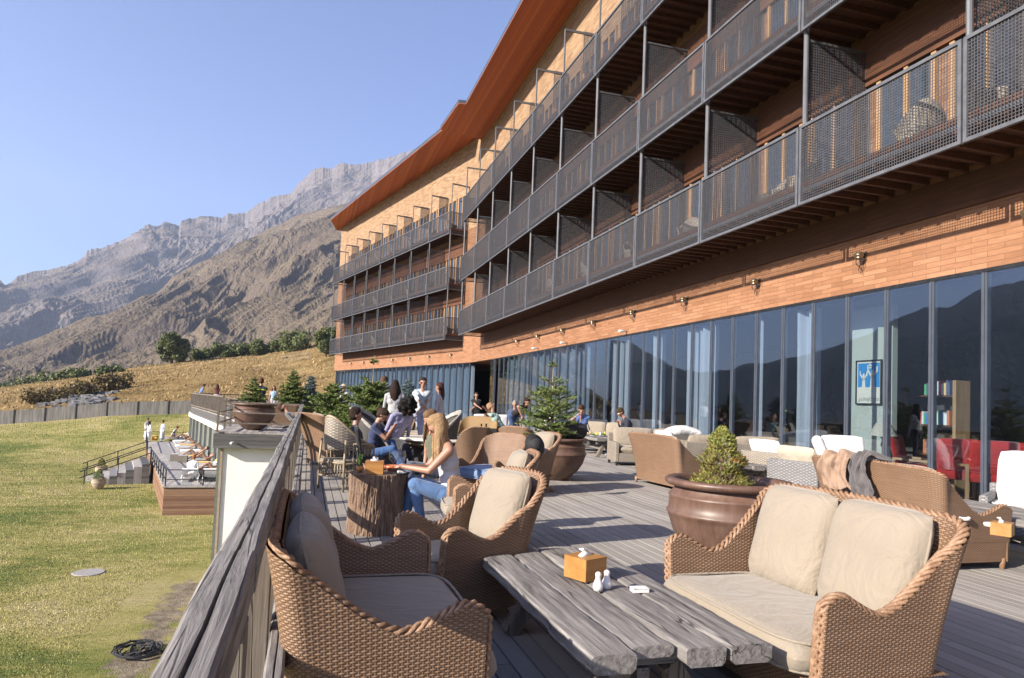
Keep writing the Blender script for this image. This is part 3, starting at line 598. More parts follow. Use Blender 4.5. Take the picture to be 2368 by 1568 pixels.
c8 = put(wicker_seat('wicker_armchair', 'brown wicker armchair holding a person reclining in a mint shirt', 'armchair', .8, .8, .55, .92, seats=1, wk='wicker_dk', group='honey wicker armchairs', backc=False), tuple(at(1165, 1033, 0))[:2], face(.8, -.6))
c9 = put(wicker_seat('wicker_armchair', 'wicker lounge chair in half shade right behind the railing end', 'armchair', .80, .8, .5, .95, seats=1, wk='wicker', group='honey wicker armchairs', lean=.3), (.55, 13.6), face(.85, .5))
c10 = put(wicker_seat('wicker_daybed', 'wicker daybed standing on the far terrace beside the big bronze pot', 'daybed', 1.2, .8, .5, .85, seats=1, wk='wicker_dk', backc=True), tuple(at(655, 988, 0))[:2], face(.2, 1))
# --- blocky woven seats
def boxweave(mb, lo, hi):
    x0, y0, z0 = lo; x1, y1, z1 = hi
    def q(a, b, c, d, uv): mb.add([a, b, c, d], [(0, 1, 2, 3)], uv)
    q((x0, y0, z0), (x1, y0, z0), (x1, y0, z1), (x0, y0, z1), [(x0, z0), (x1, z0), (x1, z1), (x0, z1)]); q((x1, y1, z0), (x0, y1, z0), (x0, y1, z1), (x1, y1, z1), [(x1, z0), (x0, z0), (x0, z1), (x1, z1)])
    q((x1, y0, z0), (x1, y1, z0), (x1, y1, z1), (x1, y0, z1), [(y0, z0), (y1, z0), (y1, z1), (y0, z1)]); q((x0, y1, z0), (x0, y0, z0), (x0, y0, z1), (x0, y1, z1), [(y1, z0), (y0, z0), (y0, z1), (y1, z1)])
    q((x0, y0, z1), (x1, y0, z1), (x1, y1, z1), (x0, y1, z1), [(x0, y0), (x1, y0), (x1, y1), (x0, y1)]); q((x0, y1, z0), (x1, y1, z0), (x1, y0, z0), (x0, y0, z0), [(x0, y1), (x1, y1), (x1, y0), (x0, y0)])
def block_seat(name, label, cat, w, d, wk, cush, harm=.55, hback=.72, seats=1, group=None, backtilt=.25, bh=.45):
    T = thing(name, label, cat, group=group); t = .09
    mb = MB(); boxweave(mb, (-w/2, -d/2+.01, .08), (-w/2+t, d/2-t, harm)); mb.build('armrest', M[wk], T, uv=True, smooth=False)
    mb = MB(); boxweave(mb, (w/2-t, -d/2+.01, .08), (w/2, d/2-t, harm)); mb.build('armrest', M[wk], T, uv=True)
    mb = MB(); boxweave(mb, (-w/2, d/2-t+.002, .08), (w/2, d/2, hback)); mb.build('backrest', M[wk], T, uv=True)
    mb = MB(); boxweave(mb, (-w/2+t+.002, -d/2+.02, .08), (w/2-t-.002, d/2-t, .28)); mb.build('seat_base', M[wk], T, uv=True)
    for o in list(COL.objects)[-4:]: b = o.modifiers.new('round', 'BEVEL'); b.width = .018; b.segments = 3; w_ = o.modifiers.new('weld', 'WELD'); o.modifiers.move(1, 0)
    for sx in (-1, 1):
        for sy in (-1, 1): MB().box((sx*(w/2-.05)-.025, sy*(d/2-.05)-.025, 0), (sx*(w/2-.05)+.025, sy*(d/2-.05)+.025, .078)).build('foot', M['darkmetal'], T)
    cushion(T, w-2*t-.02, d-t-.02, .15, (0, -t/2, .36), (0, 0, 0), cush, box=True); cw = (w-2*t)/seats
    for i in range(seats): cushion(T, cw-.02, bh, .15, (-cw*(seats-1)/2+cw*i, d/2-t-.10, .43+bh/2-.04), (PI/2-backtilt, 0, 0), cush, 'back_cushion')
    return T
g1_ = put(block_seat('woven_armchair', 'silver grey woven armchair with a slumped cream back cushion behind the planter', 'armchair', .82, .80, 'wicker_grey', 'cream', .58, .66, 1, 'woven block armchairs', .5, .5), tuple(at(1868, 1205, 0))[:2], face(-.35, .95))
g1_.location = (7.0, 8.3, 0); g1_.rotation_euler = (0, 0, face(.96, .27))
g2_ = put(block_seat('woven_armchair', 'cream woven armchair end-on between the grey armchair and the plank table', 'armchair', .82, .80, 'wicker_cream', 'white', .60, .66, 1, 'woven block armchairs', .5, .5), (7.75, 10.0), face(.96, .27))
g3_ = put(block_seat('woven_sofa', 'light grey woven sofa seen from behind, right of the dwarf conifer tip', 'sofa', 2.1, .82, 'wicker_cream', 'cush', .52, .70, 2, 'woven sofas'), (8.1, 11.9), face(.15, 1))
g3b = copy_tree(g3_, (7.75, 14.2, 0), face(-.2, -1), 'light woven sofa with its beige cushion toward the near planter, behind the wicker sofa', 'woven sofas')
g4_ = put(block_seat('woven_armchair', 'woven armchair with a tall bright white back cushion at the right edge of the picture', 'armchair', .85, .8, 'wicker_grey', 'white', .5, .6, 1, 'woven block armchairs', .35, .62), (7.85, 5.75), face(-.85, -.5))
g5_ = copy_tree(g4_, (8.3, 9.0, 0), face(-.5, -.8), 'woven armchair with a white cushion standing by the window in front of the floor lamp', 'woven block armchairs')
g6_ = put(block_seat('woven_sofa', 'grey woven sofa behind the black bottles at the round table', 'sofa', 1.9, .8, 'wicker_grey', 'white', .55, .72, 2, 'woven sofas'), tuple(at(1150, 1013, 0))[:2], face(.1, -1))
for px, py, lb in ((1265, 1008, 'white cushioned armchair behind the potted fir beside the window'), (1345, 1012, 'white cushioned armchair right of the potted fir by the window'), (1255, 990, 'farthest white cushioned armchair beside the window near the waitress')):
    copy_tree(g4_, tuple(at(px, py, 0)), face(-.8, -.5), lb, 'woven block armchairs')
g7_ = put(block_seat('woven_sofa', 'dark woven sofa beside the two people eating at the plank table', 'sofa', 1.5, .8, 'wicker_black', 'cush', .5, .74, 2, 'woven sofas'), (8.3, 18.3), face(-.6, -.8))
# loose cushions
cw = MB(); o = pillow(.62, .55, .16).build('loose_cushion', M['white'], smooth=True); o.location = (6.2, 10.9, .68); o.rotation_euler = (1.1, 0, 1.5); tag(o, 'white cushion slumped against the back of the wicker sofa beyond the planter', 'cushion')
o = pillow(.5, .42, .15).build('loose_cushion', M['white'], smooth=True); o.location = (7.6, 8.75, .80); o.rotation_euler = (1.2, 0, .9); tag(o, 'small gathered white cushion lying on top of the grey woven armchair', 'cushion')
o = pillow(1.1, .55, .2).build('loose_cushion', M['white'], smooth=True); o.location = (7.9, 13.3, .80); o.rotation_euler = (.25, .12, 1.4); tag(o, 'long white cushion lying on the back of the light woven sofa', 'cushion')
# blankets over the back of the second sofa
def drape(name, label, mat, cx, w, zdrop, front, seed):
    rs_ = np.random.default_rng(seed); G = []; NX, NY = 46, 64
    for i in range(NX+1):
        a = -.5+i/NX; row = []
        for j in range(NY+1):
            s = j/NY; L = (zdrop+front)*s
            if L < front: y = .30-(front-L)*-1; x_ = None; yy = -(front-L)-.02; zz = .93-(front-L)*.35
            else: q = L-front; yy = .03+.05*min(1, q*8)+.02*q; zz = .94-q
            f = .028*math.sin(a*13+s*2.5+seed)+.014*math.sin(a*29-s*4+seed*2)+.010*math.sin(s*19+a*9)+.012*math.sin(a*7+s*11); sp = 1+.45*math.sin(s*3.2+seed)*.5
            row.append((cx+a*w*sp+.05*math.sin(s*6+seed)+.10*s*(seed-4), .40+lean_y(zz)+yy+abs(f)*1.1+.02, zz+.03+f*.6+.03*math.sin(a*9+seed)))
        G.append(row)
    mb = MB(); mb.grid(G); o = mb.build(name, M[mat], smooth=True); so = o.modifiers.new('thick', 'SOLIDIFY'); so.thickness = .014; ss = o.modifiers.new('smooth', 'SUBSURF'); ss.levels = ss.render_levels = 1
    o.location = s2.location; o.rotation_euler = s2.rotation_euler; return tag(o, label, 'blanket', 'blankets over the sofa back')
def lean_y(z): return .15*max(0, min(1, (z-.07)/.83))**1.5-.02
drape('blanket', 'crumpled tan blanket hanging over the wicker sofa back', 'blanket', .36, .44, .38, .30, 3); drape('blanket', 'charcoal grey blanket hanging lowest beside the tan one', 'blanket2', -.08, .20, .45, .15, 5)
# --- plank tables
def plank(x0, x1, y0, y1, z0, z1, seed, nx=6, ny=46):
    G = [];  r = np.random.default_rng(seed); ox = r.uniform(0, 99)
    def ed(y, k): return (fbm(np.array([y*5+ox+k*31]), np.array([k*3.1]), 5)[0]-.5)
    mb = MB(); ring = []
    for j in range(ny+1):
        y = y0+(y1-y0)*j/ny; e0 = ed(y, 1)*.045; e1 = ed(y, 2)*.045; e2 = ed(y, 3)*.012; e3 = ed(y, 4)*.03; xl, xr = x0+e0*.8, x1+e1*.8; b = .008; row = []
        for i in range(nx+1): t = i/nx; x = xl+b+(xr-xl-2*b)*t; row.append((x, y, z1+e2+.006*(fbm(np.array([x*22+ox]), np.array([y*4.]), 4)[0]-.5)-(.0 if 0 < i < nx else .004)))
        row += [(xr, y, z1-.012+e2), (xr-.004+e1*.2, y, z0+.015+e3*.5), (xr-.02, y, z0+e3), (xl+.02, y, z0+e3*.6), (xl+e0*.2, y, z0+.015), (xl, y, z1-.012+e2)]; ring.append(row)
    k = len(ring[0]); base = len(mb.v)
    for r_ in ring: mb.v += r_; mb.uv += [(0, 0)]*k
    for j in range(ny):
        for i in range(k): mb.f.append((base+j*k+i, base+j*k+(i+1) % k, base+(j+1)*k+(i+1) % k, base+(j+1)*k+i)); mb.m.append(0)
    mb.f.append(tuple(base+i for i in reversed(range(k)))); mb.f.append(tuple(base+ny*k+i for i in range(k))); mb.m += [0, 0]; return mb
def plank_table(label, w, L, h, th=.075, seed=1, name='plank_table', offs=(0, .07, 0, .0)):
    T = thing(name, label, 'table', group='weathered plank tables'); k = 4; pw = w/k
    for i in range(k): plank(-w/2+i*pw+.004, -w/2+(i+1)*pw-.004, -L/2+offs[i], L/2+offs[i]*.3, h-th+(.02 if i == 1 else 0), h-(.006 if i == 1 else 0), seed*10+i).build('plank', M['oldwood'], T)
    for sy in (-1, 1):
        y = sy*(L/2-.33); hh = h-th-.004
        mb = MB(); mb.bar((-w*.36, y, hh-.045), (w*.36, y, hh-.045), .09, .09); mb.build('crossbeam', M['oldwoodx'], T, bevel=.006)
        for sx in (-1, 1): MB().bar((sx*w*.14, y+sx*.001, hh-.091), (sx*w*.34, y+sx*.001, 0.0), .10, .09).build('leg', M['oldwoodz'], T, bevel=.006)
    mb = MB(); mb.bar((0, -L/2+.33, h*.42), (0, L/2-.33, h*.42), .06, .08); mb.build('stretcher', M['oldwood'], T); return T
tA = put(plank_table('weathered grey plank table in the foreground between the two facing sofas', .80, 1.80, .41, seed=2), (1.46, 3.30), 0)
tB = put(plank_table('plank table laden with plates and drinks beside the two people eating', .95, 1.9, .50, seed=5), (7.45, 16.75), 0)
tC = put(plank_table('plank table at the right edge with an orange tissue box and white ashtrays', .9, 2.0, .45, seed=7), (6.95, 5.0), 0)
tD = put(plank_table('plank table with a yellow tissue box behind the dwarf conifer', .9, 1.7, .45, seed=9), (7.0, 10.4), 0)
tC.location = (6.72, 4.95, 0)
# stump table
def stump(cx, cy, r, h):
    T = thing('stump_table', 'thick tree stump with deep ridged bark used as a table by the blond woman', 'table', (cx, cy, 0)); G = []; NA, NZ = 420, 110
    th = np.linspace(0, 2*PI, NA, endpoint=False); z = np.linspace(0, h, NZ); TH, ZZ = np.meshgrid(th, z, indexing='ij')
    big = .04*np.sin(2*TH+1)+.025*np.sin(3*TH+.4)+.02*np.sin(5*TH); per = 20
    def pn(u, v, o, s): # periodic in angle by blending
        return fbm(np.cos(TH)*u+50+s, np.sin(TH)*u+ZZ*v+70+s, o)
    rg = 1-np.abs(2*pn(9, 2.4, 3, 3)-1); rg2 = 1-np.abs(2*pn(21, 6, 3, 40)-1); fine = pn(70, 40, 3, 11)
    RR = r*(1+big+.05*((1-ZZ/h)**3))+.022*(.5-rg**2)+.018*(.5-rg2**2)+.008*(fine-.5)
    P = np.stack([RR*np.cos(TH), RR*np.sin(TH), ZZ], -1); mb = MB(); mb.grid(P, closed=True)
    nn = N('ridged_bark'); co = nn.coord((1, 1, .25)); f = nn.noise(co, 26, 5, .7)
    nn.col(nn.ramp(f, [(.3, (.08, .048, .034)), (.5, (.20, .13, .09)), (.72, (.33, .24, .175))])); nn.rough(.92); nn.bump(f, .006); mb.build('bark', nn.m, T, smooth=True)
    t2 = MB(); ring = [(P[i, -1, 0]*.985, P[i, -1, 1]*.985, h-.002) for i in range(NA)]; t2.add(ring, [tuple(range(NA))]); t2.build('top_face', noisy('cut_stump_wood', (.13, .085, .05), (.28, .18, .11), 14, .7, .002), T); return T
st = stump(.72, 6.98, .275, .58)
# round table
def round_table(cx, cy, r, h):
    T = thing('round_table', 'large round cream table with bottles and a dark bag behind the blond woman', 'table', (cx, cy, 0))
    MB().lathe([(0.01, h-.06), (r*.93, h-.06), (r*.97, h-.045), (r, h-.03), (r*.99, h-.008), (r*.97, h), (.01, h)], 64).build('tabletop', noisy('cream_stone', (.50, .46, .40), (.64, .60, .53), 5, .6, .002), T, smooth=True, flatang=50)
    MB().lathe([(r*.85, h-.16), (r*.86, h-.061), (r*.80, h-.061)], 64).build('apron', M['wicker_gold'], T, smooth=True)
    MB().lathe([(.30, 0), (.26, .05), (.12, .10), (.10, .4), (.2, h-.08)], 32).build('pedestal', M['wicker_gold'], T, smooth=True); return T
rt = round_table(*tuple(at(1021, 1012, .62))[:2], .80, .62)
# rattan pole chairs
def rattan_chair(label, wk=None, name='rattan_chair', pole='cane'):
    T = thing(name, label, 'chair', group='rattan pole chairs'); r = .017
    def arch(zb, zt, w, y0, y1, k=28): return [(-w/2*math.cos(PI*i/k), y0+(y1-y0)*math.sin(PI*i/k)**.8, zb+(zt-zb)*(math.sin(PI*i/k)**1.3)) for i in range(k+1)]
    back = arch(.58, .96, .60, -.26, .32); MB().tube(back, r*1.15, 8).build('back_hoop', M[pole], T, smooth=True)
    G = [[(a[0]*(1-.12*t), a[1]+.01+t*.05*(1-t), a[2]*(1-t)+(.40 if a[2] < .7 else .52)*t) for t in [i/10 for i in range(11)]] for a in back]
    mb = MB(); mb.grid(G, [[(p[0], p[2]) for p in g] for g in G]); sh = mb.build('back_panel', M[wk or 'wicker_cream'], T, smooth=True, uv=True); so = sh.modifiers.new('t', 'SOLIDIFY'); so.thickness = .012
    for s in (-1, 1):
        arm = [(s*.28, .10, .60), (s*.30, .0, .61), (s*.31, -.16, .60), (s*.30, -.26, .57), (s*.28, -.28, .45), (s*.27, -.28, 0)]; MB().tube(arm, r, 8).build('arm_pole', M[pole], T, smooth=True)
        MB().tube([(s*.27, .24, 0), (s*.27, .24, .4), (s*.26, .22, .66)], r, 8).build('leg', M[pole], T, smooth=True)
        mb = MB(); [mb.tube([(s*.275, -.24+i*.065, .22), (s*.29, -.22+i*.065, .59)], .009, 6) for i in range(6)]; mb.build('arm_slats', M[pole], T, smooth=True)
    mb = MB(); [mb.tube([(-.27, y, z), (.27, y, z)], r*.8, 6) for y, z in ((-.28, .36), (.24, .36), (-.28, .16), (.24, .18))]; [mb.tube([(s*.27, -.28, z), (s*.27, .24, z)], r*.8, 6) for s in (-1, 1) for z in (.36, .18, .26)]
    for y in (-.28, .24):
        for i in range(9): mb.tube([(-.27+i*.06, y, .18), (-.24+i*.06, y, .36)], .006, 5); mb.tube([(-.24+i*.06, y, .18), (-.27+i*.06, y, .36)], .006, 5)
    for s in (-1, 1):
        for i in range(8): mb.tube([(s*.27, -.28+i*.065, .18), (s*.27, -.25+i*.065, .26)], .006, 5); mb.tube([(s*.27, -.25+i*.065, .18), (s*.27, -.28+i*.065, .26)], .006, 5)
    mb.build('frame', M[pole], T, smooth=True); mb = MB(); boxweave(mb, (-.27, -.28, .365), (.27, .24, .40)); mb.build('seat', M['wicker_cream'], T, uv=True); return T
r1 = put(rattan_chair('pale rattan pole chair with a rounded back and lattice skirt beside the railing'), (.56, 10.1), face(.8, .60)); r1.scale = (1.0, 1.0, 1.08)
def hoop_chair(label, wk, name='hooped_armchair', pole='cane_lt', w=.72, h=.98):
    T = thing(name, label, 'chair', group='hooped cane armchairs'); k = 30
    rim = []
    for i in range(k+1):
        t = i/k; a = PI*t; x = -w/2*math.cos(a); z = .40+(h-.40)*math.sin(a)**.55; y = -.30+.62*math.sin(a)**.7; rim.append((x, y, z))
    rim = [(-w/2, -.36, .36)]+rim+[(w/2, -.36, .36)]
    mb = MB()
    for o in (0, .026, .052): mb.tube([(x*(1+o*.3), y-o*.6, z-o) for x, y, z in rim], .015, 8)
    mb.build('back_hoop', M[pole], T, smooth=True)
    G = [[(x*(.99-.12*t), y*(1-t)+(.18 if y > -.1 else y)*t+.015, z*(1-t)+.36*t) for t in [j/12 for j in range(13)]] for x, y, z in rim]
    mb = MB(); mb.grid(G, [[(p[0]+p[1], p[2]) for p in g] for g in G]); sh = mb.build('woven_back', M[wk], T, smooth=True, uv=True); so = sh.modifiers.new('t', 'SOLIDIFY'); so.thickness = .018
    mb = MB(); boxweave(mb, (-w/2+.04, -.34, .10), (w/2-.04, .22, .37)); mb.build('seat_base', M[wk], T, uv=True)
    cushion(T, w-.14, .52, .09, (0, -.07, .42), (0, 0, 0), 'cush', box=True)
    for sx in (-1, 1):
        for sy in (-.32, .18): MB().tube([(sx*(w/2-.07), sy, 0), (sx*(w/2-.07), sy, .11)], .02, 8).build('leg', M[pole], T, smooth=True)
    return T
h1 = put(hoop_chair('dark hooped cane armchair in which the woman with the phone sits', 'wicker_black'), (1.05, 11.55), face(.95, -.1)); h1.scale = (1.15, 1.15, 1.15)
h2 = copy_tree(h1, (2.35, 12.35, 0), face(-.9, -.1), 'dark hooped cane armchair right of the curly haired person', 'hooped cane armchairs')
h3 = copy_tree(h1, (1.15, 13.0, 0), face(.8, -.55), 'bleached hooped cane armchair behind the woman with the phone, farthest of the three', 'hooped cane armchairs')
# --- pots
def pot(label, loc, r=.52, h=.66, mat='pot', grp='bronze glazed pots', name='bronze_pot', n=72):
    T = thing(name, label, 'planter', loc, group=grp)
    pr = [(.30, 0), (.36, .02), (.52, .10), (.72, .24), (.87, .40), (.94, .55), (.965, .60), (.985, .615), (.985, .64), (.955, .655), (.95, .72), (.94, .78), (.955, .80), (.955, .815), (.93, .83), (.88, .865), (.86, .90), (.90, .915), (.98, .925), (1.02, .95), (1.02, .98), (.98, 1.0), (.90, 1.0), (.83, .985), (.80, .93), (.80, .88)]
    MB().lathe([(a*r, b*h) for a, b in pr], n, wob=.004).build('body', M[mat], T, smooth=True, flatang=60)
    mb = MB(); mb.lathe([(.01, h*.90), (r*.4, h*.895), (r*.80, h*.88)], 40, cap=False); mb.build('soil', M['soil'], T, smooth=True); return T
def needles(mb, p, d, L, nw, size, rg):
    """twig of flat needles along p + d*L"""
    d = d.normalized(); a = d.cross(Vector((0, 0, 1)));
    if a.length < .1: a = Vector((1, 0, 0))
    a.normalize(); b = d.cross(a)
    for i in range(nw):
        q = p+d*L*(i+.5)/nw; t = rg.uniform(0, 2*PI); side = (a*math.cos(t)+b*math.sin(t)*.6); v = (side*.8+d*.7).normalized()*size*rg.uniform(.7, 1.2); w = v.cross(d).normalized()*size*.16
        mb.add([q-w, q+w, q+v+w*.3, q+v-w*.3], [(0, 1, 2, 3)])
def conifer(label, loc, h, r, cat='conifer', mat='fir', levels=16, per=9, name='potted_fir', base=.12, size=.05, seed=1, top=.0, grp='potted conifers', dens=1., shape=1.0):
    T = thing(name, label, cat, loc, group=grp); rg = random.Random(seed); cr = MB(); br = MB()
    br.tube([(0, 0, -.05), (.01, 0, h*.4), (0, .01, h*.85), (0, 0, h)], [h*.018+.008, h*.013+.006, .007, .003], 8)
    for l in range(levels):
        f = base+(1-base)*l/levels; z = h*f; R_ = r*((1-f)/(1-base))**shape*(1 if l > 0 else .7); n_ = max(3, int(per*(.5+.6*(1-f))))
        if f > 1-top and f < .93: continue
        for k in range(n_):
            a = 2*PI*k/n_+rg.uniform(-.35, .35)+l*1.3; L = R_*rg.uniform(.55, 1.12)+.03; up = rg.uniform(.05, .35)+.5*f; d = Vector((math.cos(a), math.sin(a), up)).normalized(); p0 = Vector((0, 0, z+rg.uniform(-.5, .5)*h/levels))
            pts = [p0+d*L*t+Vector((0, 0, -.12*L*t*t)) for t in (0, .35, .7, 1)]; br.tube(pts, [.006+.004*L, .005, .003, .002], 4)
            ns = max(3, int(L/.055*dens))
            for i in range(ns):
                t = (i+.8)/ns; q = p0+d*L*t+Vector((0, 0, -.12*L*t*t))
                for s in (-1, 1):
                    if rg.random() < .12: continue
                    sd = (Vector((-d.y, d.x, 0))*s*rg.uniform(.5, 1)+d*.8+Vector((0, 0, rg.uniform(-.15, .35)))).normalized(); tl = min(.16, .30*L*(1.15-t)+.03)*rg.uniform(.7, 1.3)
                    needles(cr, q, sd, tl, max(3, int(tl/.011*dens)), size, rg)
            needles(cr, p0+d*L*.6+Vector((0, 0, -.05*L)), d, L*.45, max(4, int(L/.012)), size, rg)
    needles(cr, Vector((0, 0, h*.9)), Vector((0, 0, 1)), h*.12, 12, size, rg)
    br.build('trunk', M['cane'] if mat == 'fir' else M['bark'], T, smooth=True); cr.build('crown', M[mat], T); return T
def leafcloud(mb, blobs, n, size, rg, fill=.5):
    tot = sum(b[1]**2 for b in blobs)
    for c, R_ in blobs:
        for i in range(int(n*R_**2/tot)):
            d = Vector((rg.gauss(0, 1), rg.gauss(0, 1), rg.gauss(0, 1))).normalized(); p = Vector(c)+d*R_*(fill+(1-fill)*rg.random()**.5)*rg.uniform(.85, 1.08); s = size*rg.uniform(.6, 1.3)
            a = Vector((rg.gauss(0, 1), rg.gauss(0, 1), rg.gauss(0, 1))).normalized()*s; nn = (d+Vector((rg.gauss(0, .6), rg.gauss(0, .6), rg.gauss(0, .6)))); b = a.cross(nn).normalized()*s*.6
            mb.add([p-a, p+b, p+a, p-b], [(0, 1, 2, 3)])
def tree(label, loc, w, h, n=5000, size=.2, mat='leaf', seed=1, name='broadleaf_tree', grp='trees along the meadow crest', cat='tree', lift=.25):
    T = thing(name, label, cat, loc, group=grp); rg = random.Random(seed); bl = []
    for i in range(22):
        a = rg.uniform(0, 2*PI); q = rg.random()**.5; z = rg.uniform(lift, .86); rad = w*.5*(1-abs(z-.5)*.7)*q*.85; bl.append(((rad*math.cos(a), rad*math.sin(a), z*h), w*rg.uniform(.13, .22)))
    mb = MB(); leafcloud(mb, bl, n, size, rg); mb.build('crown', M[mat], T)
    br = MB(); br.tube([(0, 0, -.3), (0, 0, h*.3), (.1*w, 0, h*.6)], [w*.05, w*.035, w*.01], 7)
    for c, R_ in bl[:8]: br.tube([(0, 0, h*.22), (c[0]*.5, c[1]*.5, c[2]*.7), c], [w*.022, w*.014, w*.005], 5)
    br.build('trunk', M['bark'], T, smooth=True); return T
# near potted plants
P1 = Vector((3.46, 5.06, 0)); pot('big bronze glazed pot holding a dwarf conifer behind the right foreground sofa', P1, .52, .76)
def dwarf(label, loc, h, r, seed=3, name='dwarf_conifer', mats=('dwarf', 'box_green')):
    T = thing(name, label, 'conifer', loc, group='potted conifers'); rg = random.Random(seed); cr = MB(); bm2 = MB()
    MB().tube([(0, 0, -.08), (0, 0, h*.8)], [.03, .01], 6).build('trunk', M['bark'], T)
    for i in range(2200):
        f = rg.random()**1.15; z = h*f; R_ = r*(1-f**1.5)**.75*(1+.18*math.sin(z*34))*rg.uniform(.55, 1.02); a = rg.uniform(0, 2*PI); p = Vector((R_*math.cos(a), R_*math.sin(a), z+.02)); d = Vector((math.cos(a), math.sin(a), .9+rg.uniform(-.3, .5)))
        needles(cr if (rg.random() > .35+.4*(f > .72)) else bm2, p, d, .028, 6, .020, rg)
    cr.build('crown', M[mats[0]], T); bm2.build('fresh_tips', N_('fresh_tips_green') if False else M['tips'], T); return T
M['tips'] = needle('fresh_tips', (.20, .24, .05), (.36, .38, .09))
dwarf('small bushy dwarf conifer, brown below and yellow-green at its tip, in the big bronze pot', P1+Vector((-.02, .08, .66)), .50, .22)
P2 = at(1280, 1097, 0); P2 = Vector((4.25, 11.35, 0)); pot('big bronze glazed pot at the middle of the terrace with a tall fir', P2, .53, .74)
conifer('tall bright green fir with a bare leader in the middle pot', P2+Vector((-.12, 0, .60)), 1.50, .68, seed=4, levels=14, per=10, size=.045, base=.10, top=.32, dens=.9)
def dpos(px, py, dep, z=0.):     # point on the deck in picture column px at forward distance dep
    d = ray(px, py); t = dep/d.dot(Fw); p = EYE+d*t; return Vector((p[0], p[1], z))
P3 = dpos(588, 985, 24.0); P3.y = 25.2; pot('wide bronze pot standing on the far terrace behind the thin rails', P3, .72, .92)
conifer('small fir in the wide pot on the far terrace', P3+Vector((-.05, 0, .8)), .95, .5, seed=6, levels=9, per=9, size=.07, base=.1)
q = dpos(676, 930, 27); conifer('green fir at the middle of the far terrace, left of the blue spruce', q+Vector((0, 0, .75)), 1.45, .75, seed=8, levels=12, per=11, size=.075, base=.08); pot('bronze pot under the green fir on the far terrace', q, .5, .8)
q = dpos(716, 930, 28); conifer('dense blue spruce on the far terrace', q+Vector((0, 0, .75)), 1.25, .42, seed=9, levels=13, per=12, size=.075, base=.06, mat='bluefir', name='blue_spruce', shape=.7); pot('bronze pot under the blue spruce', q, .45, .8)
q = dpos(768, 960, 18.5); conifer('broad low fir behind the rattan pole chair', q+Vector((0, 0, .35)), 1.25, .95, seed=10, levels=12, per=13, size=.065, base=.05, shape=.8); pot('wide bronze pot under the broad low fir', q, .62, .55)
q = dpos(858, 960, 16.2); conifer('tall wide fir with a bare leader behind the curly haired person', q+Vector((0, 0, .3)), 1.95, 1.05, seed=11, levels=17, per=13, size=.06, base=.04, top=.36); pot('bronze pot under the tall wide fir', q, .55, .5)
q = dpos(940, 960, 20.5); conifer('blue spruce between the long haired woman and the man with sunglasses', q+Vector((0, 0, .4)), 1.45, .55, seed=12, levels=13, per=12, size=.06, base=.06, mat='bluefir', name='blue_spruce', shape=.7); pot('terracotta toned pot under the blue spruce behind the standing group', q, .55, .62)
# meadow trees and bushes
def hill(px, dep):
    d = ray(px, 850); t = dep/d.dot(Fw); x, y = d[0]*t, d[1]*t; return Vector((x, y, float(ground_z(np.array([x]), np.array([y]))[0])-.2))
tree('rounded green tree standing alone on the crest at left', hill(396, 150), 7.2, 6.6, 9000, .26, seed=21)
tree('dark green tree at the corner of the hotel', hill(752, 118), 4.2, 5.6, 6500, .20, seed=22)
for i, (px, dp, w, h, lb) in enumerate([(460, 158, 5, 2.4, 'low bush right of the lone tree'), (510, 160, 6, 3.0, 'spreading bush on the crest, second from the lone tree'), (555, 162, 6, 2.9, 'spreading bush in the middle of the crest'), (606, 160, 6.5, 3.4, 'tallest spreading bush on the middle of the crest'), (688, 150, 8.5, 3.6, 'wide dark bush left of the hotel corner tree'), (650, 158, 5, 2.6, 'pale bush between two dark bushes on the crest')]):
    tree(lb, hill(px, dp), w, h, 3200, .26, 'leaf', 30+i, 'bush', 'bushes along the crest', 'bush', .15)
tree('dry golden bush on the meadow slope', hill(262, 95), 5.5, 2.6, 3800, .20, 'drybush', 41, 'dry_bush', 'bushes on the meadow', 'bush', .12)
tree('greenish dry bush beside the stone heap', hill(190, 88), 4.2, 1.9, 2600, .17, 'drybush', 42, 'dry_bush', 'bushes on the meadow', 'bush', .12)
tree('olive bush above the palisade fence at far left', hill(110, 84), 5, 1.5, 2400, .16, 'drybush', 43, 'dry_bush', 'bushes on the meadow', 'bush', .12)
rg = random.Random(5); mb = MB()
for i in range(90):
    px = rg.uniform(-60, 290); p = hill(px, 165-.08*px+rg.uniform(-6, 6)); R_ = rg.uniform(1.0, 2.3)*(1.1-px/500); leafcloud(mb, [(p+Vector((0, 0, R_*.6)), R_)], 170, .34, rg)
tag(mb.build('scrub', M['leaf']), 'band of dense green scrub along the crest at the left edge', 'scrub', kind='stuff')
rg = random.Random(8); mb = MB()
for i in range(300):
    p = hill(190+rg.gauss(0, 34), 84+rg.gauss(0, 4)); s = rg.uniform(.15, .55); G = [Vector((rg.uniform(.6, 1)*sx, rg.uniform(.6, 1)*sy, rg.uniform(.5, .8)*sz))*s+p+Vector((0, 0, s*.3)) for sz in (-1, 1) for sx, sy in ((-1, -1), (1, -1), (1, 1), (-1, 1))]; mb.add(G, [(3, 2, 1, 0), (4, 5, 6, 7), (0, 1, 5, 4), (1, 2, 6, 5), (2, 3, 7, 6), (3, 0, 4, 7)])
tag(mb.build('stone_heap', M['rock']), 'heap of grey stones on the dry slope above the palisade', 'stones', kind='stuff')
